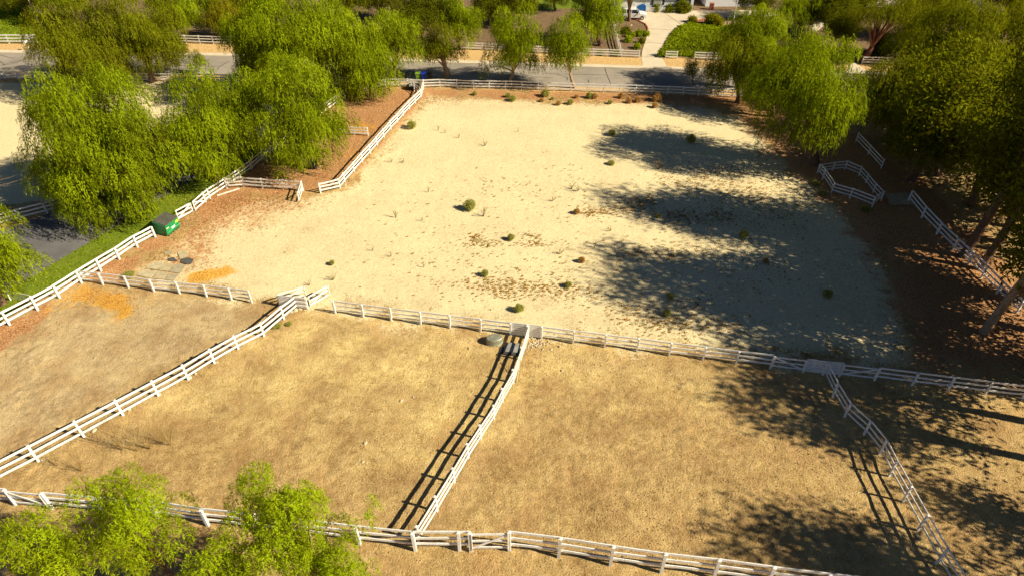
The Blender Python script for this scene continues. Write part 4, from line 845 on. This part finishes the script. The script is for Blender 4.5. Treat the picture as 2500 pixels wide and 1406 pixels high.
for i, (lb, q) in enumerate([('pale stall mat at the top of the paved patch', [(433, 617), (452, 612), (462, 624), (440, 634)]), ('dark scrap of matting above the paved patch', [(400, 618), (416, 613), (421, 617), (404, 622)]),
        ('grey stall mat at the upper left of the paved patch', [(376, 640), (400, 641), (388, 660), (356, 655)]), ('sandy stall mat in the middle of the paved patch', [(402, 643), (425, 645), (410, 663), (386, 660)]), ('sandy stall mat at the right of the paved patch', [(428, 645), (455, 647), (440, 668), (412, 664)]),
        ('pale stall mat at the lower left of the paved patch', [(350, 660), (384, 663), (368, 680), (332, 672)]), ('pale stall mat at the lower middle of the paved patch', [(386, 664), (410, 666), (400, 682), (372, 680)]), ('pale stall mat at the lower right of the paved patch', [(413, 668), (438, 670), (424, 686), (402, 683)])]):
    mat_thing('stall_mat', lb, 'mat', q, .015, simple("dusty_mat_%d" % (i % 3), [(.44, .37, .22), (.37, .32, .205), (.47, .40, .25)][i % 3], .9, var=.25, scale=2), .02)
for lb, q in (('dark rubber scrap on the paved patch at the right', [(444, 633), (458, 630), (473, 634), (468, 645), (455, 646), (441, 641)]), ('dark rubber scrap on the paved patch at the left', [(411, 632), (424, 629), (434, 638), (412, 638)])):
    mat_thing('rubber_scrap', lb, 'scrap', q, .045, simple("rubber_scrap", (.09, .09, .08), .85, var=.4, scale=6), .015)
# fallen plank, leaning pole, trim boards
a, b = P(530, 478, .06), P(584, 461, .06); o = MB().beam(a - a, b - a, .16, .05).build('plank', M_WHITE); o.location = a; tag(o, 'white plank lying loose on the red litter', 'plank')
a, b = P(500, 488, .05), P(513, 482, .05); o = MB().beam(a - a, b - a, .2, .05).build('plank', M_WHITE); o.location = a; tag(o, 'short pale board lying under the gates', 'plank')
a, b = P(1273, 868, 1.15), P(1261, 933, .0); o = MB().tube([b - b, a - b], .03, 7).build('pole', simple("bamboo", (.5, .40, .2), .7)); o.location = b; tag(o, 'thin tan pole leaning on the dividing fence', 'pole')
# walkway
wk = thing('walkway', 'pale wooden plank walkway between the pen and the right fence', 'walkway', P(2197, 492))
for k in range(7):
    f0 = k / 7; a = P(2163 + 12 * f0, 476 + 27 * f0, .10); b = P(2217 + 14 * f0, 472 + 30 * f0, .10); MB().beam(a, b, .30, .05).build('plank', simple("bleached_wood", (.40, .33, .20), .85, var=.3, scale=3), wk)
# small signs and hydrant across the road
def mailbox(lb, px, py, H, head, nm='mailbox'):
    p = P(px, py); r_ = thing(nm, lb, 'mailbox' if nm == 'mailbox' else 'sign', p); MB().box((0, 0, H / 2), (.14, .14, H)).build('post', M_WHITE, r_, world=False)
    m = MB()
    if nm == 'mailbox':
        m.tube([(0, -.3, H + .12), (0, .3, H + .12)], .17, 12); m.box((0, 0, H + .02), (.4, .6, .05)); m.build('box', M_WHITE, r_, world=False)
    else:
        pts = [(-.55, 0), (-.35, .28), (0, .38), (.35, .28), (.55, 0), (.35, -.25), (-.35, -.25)]
        m.add([(x, -.05, H + z) for x, z in pts] + [(x, .0, H + z) for x, z in pts], [tuple(range(7)), tuple(range(13, 6, -1))] + [(i, 7 + i, 7 + (i + 1) % 7, (i + 1) % 7) for i in range(7)]); m.build('board', M_WHITE, r_, world=False)
mailbox('white mailbox on a post on the tan verge at the upper left', 72.5, 126.5, 1.35, 0)
mailbox('white shaped sign board before the fence at the upper left', 75, 105.5, .85, 0, 'sign')
def hydrant():
    p = P(2127, 154); r_ = thing('fire_hydrant', 'yellow fire hydrant on the tan verge at the upper right', 'hydrant', p); y = simple("hydrant_yellow", (.85, .50, .01), .5, var=.1)
    MB().lathe([(0, 0), (.2, 0), (.2, .06), (.14, .08), (.14, .6), (.18, .62), (.18, .67), (.14, .72), (.06, .80), (.04, .86), (0, .86)], 16).build('barrel', y, r_, world=False)
    for s_ in (-1, 1): MB().tube([(s_ * .12, 0, .46), (s_ * .26, 0, .46)], .07, 10).build('outlet', y, r_, world=False)
    MB().tube([(0, -.12, .4), (0, -.26, .4)], .09, 10).build('outlet', y, r_, world=False)
hydrant()
# poles and wires
def polething(lb, px, py, H, r, mat, nm, cat):
    p = P(px, py); r_ = thing(nm, lb, cat, p); MB().tube([(0, 0, -.1), (0, 0, H * .5), (0, 0, H)], [r, r * .85, r * .65], 10).build('shaft', mat, r_, world=False); return r_
f = polething('slender white flagpole beside the ground cover bank', 1788, 63, 7.5, .07, M_WHITE, 'flagpole', 'pole'); MB().lathe([(0, 7.44), (.09, 7.5), (.09, 7.56), (0, 7.62)], 12).build('finial', simple("brass", (.5, .35, .1), .4, .8), f, world=False)
u_ = polething('pale utility pole rising through the trees at the top left', 97, 64, 9.5, .14, simple("pole_wood", (.42, .34, .2), .9), 'utility_pole', 'pole'); MB().box((0, 0, 8.9), (2.4, .12, .14)).build('crossarm', simple("pole_wood", (.42, .34, .2), .9), u_, world=False)
for lb, a, b in (('upper thin wire crossing the sandy lot at the left', (-60, 458, 6), (420, 283, 6.5)), ('lower thin wire crossing the sandy lot at the left', (-60, 471, 6), (420, 298, 6.5))):
    A, B = P(*a), P(*b); pts = [A.lerp(B, k / 14) - Vector((0, 0, .5 * math.sin(math.pi * k / 14))) for k in range(15)]
    o = MB().tube([p - A for p in pts], .022, 5).build('power_line', simple("wire", (.12, .09, .06), .6)); o.location = A; tag(o, lb, 'wire')
# ------------------------------------------------------------------ white car
def suv():
    p = P(1545, 46); root = thing('parked_car', 'white estate car parked behind the bare limbed tree at the house', 'car', p); root.rotation_euler[2] = R_(-3)
    paint = simple("white_car_paint", (.72, .71, .68), .25, 0, .6, .04); gl = simple("car_glass", (.015, .02, .022), .08, 0, .8, .1); bk = simple("black_rubber", (.02, .02, .02), .8)
    W = .9
    def section(pts, y0, y1, inset=0):
        n = len(pts); return [(x, y0, z) for x, z in pts] + [(x, y1, z) for x, z in pts], [tuple(range(n)), tuple(range(2 * n - 1, n - 1, -1))] + [(i, n + i, n + (i + 1) % n, (i + 1) % n) for i in range(n)]
    body = [(-2.2, .38), (-1.72, .34), (-1.66, .58), (-1.42, .72), (-1.18, .58), (-1.1, .34), (1.08, .34), (1.14, .58), (1.4, .72), (1.64, .58), (1.7, .34), (2.18, .38), (2.28, .62), (2.2, .86), (1.6, 1.02), (1.0, 1.08), (-2.1, 1.1), (-2.26, .95)]
    m = MB(); m.add(*section(body, -W, W)); m.build('body', paint, root, world=False, bevel=.05)
    m = MB(); lo = [(-2.12, 1.08), (1.02, 1.06)]; hi = [(-1.9, 1.62), (-1.6, 1.7), (-.2, 1.72), (.35, 1.62)]
    P8 = [(-2.12, -W + .02, 1.08), (1.02, -W + .02, 1.06), (.3, -W + .16, 1.66), (-1.88, -W + .16, 1.68)]; m.add(P8 + [(x, -y, z) for x, y, z in P8], [(0, 1, 2, 3), (7, 6, 5, 4), (1, 5, 6, 2), (3, 2, 6, 7), (4, 0, 3, 7)]); m.build('cabin', gl, root, world=False)
    m = MB(); m.add([(-1.95, -W + .14, 1.66), (.36, -W + .14, 1.64), (.36, W - .14, 1.64), (-1.95, W - .14, 1.66), (-1.86, -W + .2, 1.74), (.2, -W + .2, 1.73), (.2, W - .2, 1.73), (-1.86, W - .2, 1.74)], [(0, 3, 2, 1), (4, 5, 6, 7), (0, 1, 5, 4), (1, 2, 6, 5), (2, 3, 7, 6), (3, 0, 4, 7)]); m.build('roof', paint, root, world=False)
    for x0, x1 in ((-2.0, -1.87), (-1.28, -1.28), (-.42, -.42), (1.0, .32)):
        for s_ in (-1, 1): MB().beam((x0, s_ * (W - .0), 1.07), (x1, s_ * (W - .14), 1.68), .05, .09).build('pillar', paint, root, world=False)
    for x in (-1.42, 1.4):
        for s_ in (-1, 1):
            w_ = MB().tube([(x, s_ * (W - .2), .34), (x, s_ * (W + .02), .34)], .34, 22).build('wheel', bk, root, world=False)
            h = MB().tube([(x, s_ * (W + .0), .34), (x, s_ * (W + .035), .34)], .21, 16).build('rim', simple("alloy", (.5, .5, .5), .3, .8), w_, world=False)
    for s_ in (-1, 1):
        MB().box((-2.2, s_ * .72, .93), (.12, .24, .26)).build('tail_light', simple("red_lens", (.5, .02, .02), .3), root, world=False)
        MB().box((2.2, s_ * .66, .76), (.12, .34, .14)).build('headlight', simple("clear_lens", (.6, .62, .62), .15), root, world=False)
        MB().box((.72, s_ * (W + .09), 1.12), (.16, .18, .13)).build('mirror', paint, root, world=False)
suv()
# ------------------------------------------------------------------ house
def house():
    y0 = P(1600, 27.5).y; x0 = Xat(1500, y0, 0); x1 = Xat(1690, y0, 0); root = thing('house', 'white boarded house with dark shutters at the top of the driveway', 'house', (x0, y0, 0))
    wm = simple("white_siding", (.70, .71, .72), .7, var=.08); dk = simple("dark_shutter", (.03, .035, .04), .6); rf = simple("shingle_roof", (.16, .12, .09), .9, var=.35, scale=3)
    m = MB(); m.box(((x0 + x1) / 2, y0 + 5, 1.4), (x1 - x0, 10, 2.8))
    k = 14
    for i in range(k): m.beam((x0, y0 - .012, .14 + i * .19), (x1, y0 - .012, .14 + i * .19), .03, .17)
    m.build('wall', wm, root)
    r_ = MB(); e = .6; r_.add([(x0 - e, y0 - e, 2.75), (x1 + e, y0 - e, 2.75), (x1 + e, y0 + 10 + e, 2.75), (x0 - e, y0 + 10 + e, 2.75), (x0 - e, y0 + 5, 5.2), (x1 + e, y0 + 5, 5.2)], [(0, 1, 5, 4), (2, 3, 4, 5), (0, 4, 3), (1, 2, 5), (0, 3, 2, 1)]); r_.build('roof', rf, root)
    for cx, w_ in ((1605, 1.3), (1668, 1.5)):
        X = Xat(cx, y0, 1); f_ = MB().box((X, y0 - .06, 1.75), (w_ + .14, .08, 1.34)).build('window', wm, root)
        for dx in (-w_ / 4, w_ / 4):
            o = MB().box((X + dx, y0 - .11, 1.75), (w_ / 2 - .08, .03, 1.2)).build('pane', simple("window_glass", (.30, .32, .26), .1, 0, .8, .1), None); o.parent = f_; o.location = -root.location
        for s_ in (-1, 1): MB().box((X + s_ * (w_ / 2 + .32), y0 - .06, 1.75), (.36, .06, 1.4)).build('shutter', dk, root)
    MB().box((x0 + 2.2, y0 - .05, 1.15), (2.6, .06, 2.2)).build('garage_door', simple("garage_paint", (.6, .6, .58), .6), root)
    bx0 = Xat(1740, y0 + 1, 0); MB().box((bx0 + 3.5, y0 + 6, 1.5), (9, 7, 3.0)).build('porch_wing', wm, root)
    MB().add([(bx0 - 1.5, y0 + 2, 3.0), (bx0 + 8.5, y0 + 2, 3.0), (bx0 + 8.5, y0 + 10, 3.0), (bx0 - 1.5, y0 + 10, 3.0), (bx0 - 1.5, y0 + 6, 4.9), (bx0 + 8.5, y0 + 6, 4.9)], [(0, 1, 5, 4), (2, 3, 4, 5), (0, 4, 3), (1, 2, 5), (0, 3, 2, 1)]).build('porch_roof', rf, root)
house()
def picket():
    a, b = P(1577, 31), P(1647, 31); root = thing('picket_fence', 'low white picket fence before the house wall', 'fence', a); d = (b - a); n = 26
    for k in range(n): MB().box((a.x + d.x * k / (n - 1), a.y + d.y * k / (n - 1), .42), (.13, .03, .84)).build('picket', M_WHITE, root)
    for z in (.25, .65): MB().beam(a + Vector((0, .04, z)), b + Vector((0, .04, z)), .03, .07).build('rail', M_WHITE, root)
picket()
M_BRICK = simple("red_brick", (.36, .10, .055), .85, var=.3, scale=5)
o = MB().box((0, 0, .5), (.62, .62, 1.0)).box((0, 0, 1.03), (.74, .74, .08)).build('brick_pillar', M_BRICK); o.location = P(1736, 24); tag(o, 'red brick pillar at the shaded house entrance', 'pillar')
a, b = P(1742, 13), P(1775, 14)
pl = thing('planter_box', 'brick planter under a white lattice at the house entrance', 'planter', a); MB().beam(a + Vector((0, 0, .3)), b + Vector((0, 0, .3)), .7, .6).build('box', M_BRICK, pl)
for z in (.75, 1.15, 1.5): MB().beam(a + Vector((0, 0, z)), b + Vector((0, 0, z)), .06, .08).build('lattice_rail', M_WHITE, pl)
for k in range(8): q = a.lerp(b, (k + .5) / 8); MB().beam(q + Vector((0, 0, .6)), q + Vector((0, 0, 1.55)), .06, .07).build('lattice_post', M_WHITE, pl)
def kerb_line(nm, lb, pts, z, w_, h_, mat, cat='edging'):
    A = [P(*q) for q in pts]; c = A[0]; m = MB()
    for p, q in zip(A[:-1], A[1:]): m.beam(p - c + Vector((0, 0, z)), q - c + Vector((0, 0, z)), w_, h_)
    o = m.build(nm, mat); o.location = c; tag(o, lb, cat)
kerb_line('brick_edging', 'red brick edging along the planted bed', [(1545, 47), (1559, 52), (1575, 60), (1581, 69), (1581.5, 76)], .06, .2, .12, M_BRICK)
kerb_line('brick_edging', 'red brick edging above the ground cover bank', [(1696, 54), (1716, 50), (1735, 46.5), (1760, 46)], .08, .35, .2, M_BRICK)
kerb_line('garden_wall', 'low pale garden wall at the foot of the flagpole', [(1762, 62), (1785, 60), (1800, 58)], .25, .3, .5, simple("wall_stone", (.42, .30, .18), .9, var=.3), 'wall')
kerb_line('boundary_wall', 'beige boundary wall in the gap at the top right', [(1862, 30), (1882, 31), (1903, 33)], .6, .2, 1.2, simple("beige_wall", (.55, .45, .28), .9), 'wall')
def roofed(lb, px, py, wdt, dp, h, rise, wall, roofm, nm='shed'):
    p = P(px, py); root = thing(nm, lb, 'building', p); MB().box((0, dp / 2, h / 2), (wdt, dp, h)).build('wall', wall, root, world=False)
    MB().add([(-wdt / 2 - .4, -.4, h), (wdt / 2 + .4, -.4, h), (wdt / 2 + .4, dp + .4, h), (-wdt / 2 - .4, dp + .4, h), (-wdt / 2 - .4, dp / 2, h + rise), (wdt / 2 + .4, dp / 2, h + rise)], [(0, 1, 5, 4), (2, 3, 4, 5), (0, 4, 3), (1, 2, 5), (0, 3, 2, 1)]).build('roof', roofm, root, world=False)
    MB().box((0, -.03, 1.1), (1.0, .05, 2.1)).build('door', simple("door_brown", (.2, .12, .07), .6), root, world=False)
t = NT("pale_slat_roof"); wv = t.new("ShaderNodeTexWave"); wv.bands_direction = 'Y'; wv.inputs['Scale'].default_value = 2.2; wv.inputs['Distortion'].default_value = .4; t.l(t.coord(), wv.inputs['Vector'])
M_SLAT = t.bsdf(t.ramp(wv.outputs['Fac'], [(.35, (.22, .17, .12)), (.55, (.50, .45, .36))]), .85)
roofed('low building with a pale slatted roof among the trees at the top right', 2140, 40, 9, 9, 1.6, .9, simple("tan_wall", (.42, .33, .22), .9), M_SLAT)
roofed('small tan building at the top edge left of the side street', 2280, 12, 7, 6, 2.4, 1.0, simple("tan_wall", (.42, .33, .22), .9), simple("tan_roof", (.45, .36, .26), .9), 'building')
p = P(1566, 27); tp = MB(); tp.add([(-.9, -.6, 0), (.9, -.6, 0), (1, .6, 0), (-1, .6, 0), (-.75, -.4, .8), (.5, -.45, 1.0), (.8, .45, .85), (-.6, .4, 1.1), (0, 0, 1.3)], [(0, 1, 5, 4), (1, 2, 6, 5), (2, 3, 7, 6), (3, 0, 4, 7), (4, 5, 8), (5, 6, 8), (6, 7, 8), (7, 4, 8)])
o = tp.build('tarpaulin', simple("blue_tarp", (.01, .09, .28), .4)); o.location = p; tag(o, 'blue tarpaulin heap just behind the white car', 'tarpaulin')
# shrubs by the house and in the bed
def shrub(lb, px, py, wpx, seed, mat=M_DARK, grp='shrubs at the house and its bed', fl=.8, dn=.8):
    p = P(px, py); s_ = wpx * depth(p.y, 0) / F_PX / 2; me, C, rb = crown_mesh('foliage', seed, (s_, s_, s_ * fl), mat, 'round', nb=14, ns=int(500 * dn * max(1, s_ * s_ * 4)), L=.7, K=3, lw=.07, low=-.3)
    root = thing('shrub', lb, 'shrub', p, grp); put('foliage', me, root, (0, 0, s_ * fl * .75))
    m = MB(); 
    for c in C[:5]: m.tube([(0, 0, -.05), tuple(np.array(c) * .6 + [0, 0, s_ * fl * .75])], [.05, .02], 5)
    m.build('stem', M_BARK, root, world=False)
for i, (lb, x, y, w_, mm) in enumerate([('rounded shrub left before the house wall', 1601, 29, 17, M_PEPD), ('rounded shrub in the middle before the house wall', 1636, 30, 19, M_PEPD), ('darkest wide shrub before the house wall', 1664, 29, 32, M_DARK),
        ('flowering shrub at the corner of the driveway', 1690, 56, 17, M_YEL), ('long yellow green shrub above the bank', 1737, 62, 32, M_YEL), ('yellow shrub right of the long one above the bank', 1750, 64, 26, M_YEL),
        ('dark spiky plant at the upper left of the bed', 1528, 82, 17, M_DARK), ('bright green plant in the middle of the bed', 1558, 88, 14, M_COVER), ('olive plant left of the bright one in the bed', 1540, 91, 12, M_COVER),
        ('low plant at the left of the bed centre', 1534, 103, 13, M_COVER), ('dark plant at the driveway edge of the bed', 1567, 106, 10, M_DARK), ('green plant in the lower corner of the bed', 1556, 120, 12, M_COVER), ('small green plant at the upper driveway edge', 1577, 88, 10, M_COVER),
        ('green tuft below the far fence left of the driveway', 1502, 136, 9, M_COVER), ('tuft below the far fence further left', 1466, 134, 8, M_COVER), ('low olive bush by the end of the far fence single bay', 1616, 138, 16, M_COVER),
        ('brown dry shrub behind the yellow tree', 575, 78, 45, M_STRAW), ('straw coloured shrub in the shaded yard', 1205, 40, 26, M_STRAW), ('dark palm like shrub at the top right', 2075, 35, 50, M_DARK), ('sandy bush left of the yard path', 1212, 56, 14, M_STRAW),
        ('round dark hedge bush beside the hydrant', 2150, 135, 40, M_DARK), ('reddish shrub left of the short fence by the hydrant', 2108, 152, 14, M_TUMB)]):
    shrub(lb, x, y, w_, 400 + i, mm)
for i, (lb, x, y, w_) in enumerate([('white boulder in the bed left of the bare tree', 1518, 56, 8), ('white boulder in the bed below the bare tree', 1541, 63, 7), ('pale boulder by the flagpole', 1812, 50, 10)]): rock(lb, x, y, w_, 50 + i, 'pale boulders in the house garden')
p = P(601, 418); tb = thing('garden_hose', 'coiled green hose on the ground under the fence', 'hose', p)
for k in range(4): MB().tube([(math.cos(t) * (.28 - .03 * k), math.sin(t) * (.28 - .03 * k), .05 + .05 * k) for t in [i * 6.283 / 18 for i in range(19)]], .025, 6, cap=False).build('coil', simple("green_hose", (.03, .3, .16), .5), tb, world=False)
o = MB().lathe([(0, 0), (.16, 0), (.15, .03), (.03, .5), (0, .5)], 14).build('marker_cone', simple("rust_cone", (.40, .09, .03), .7)); o.location = P(2161, 494); tag(o, 'rusty red cone at the corner of the pen', 'cone')
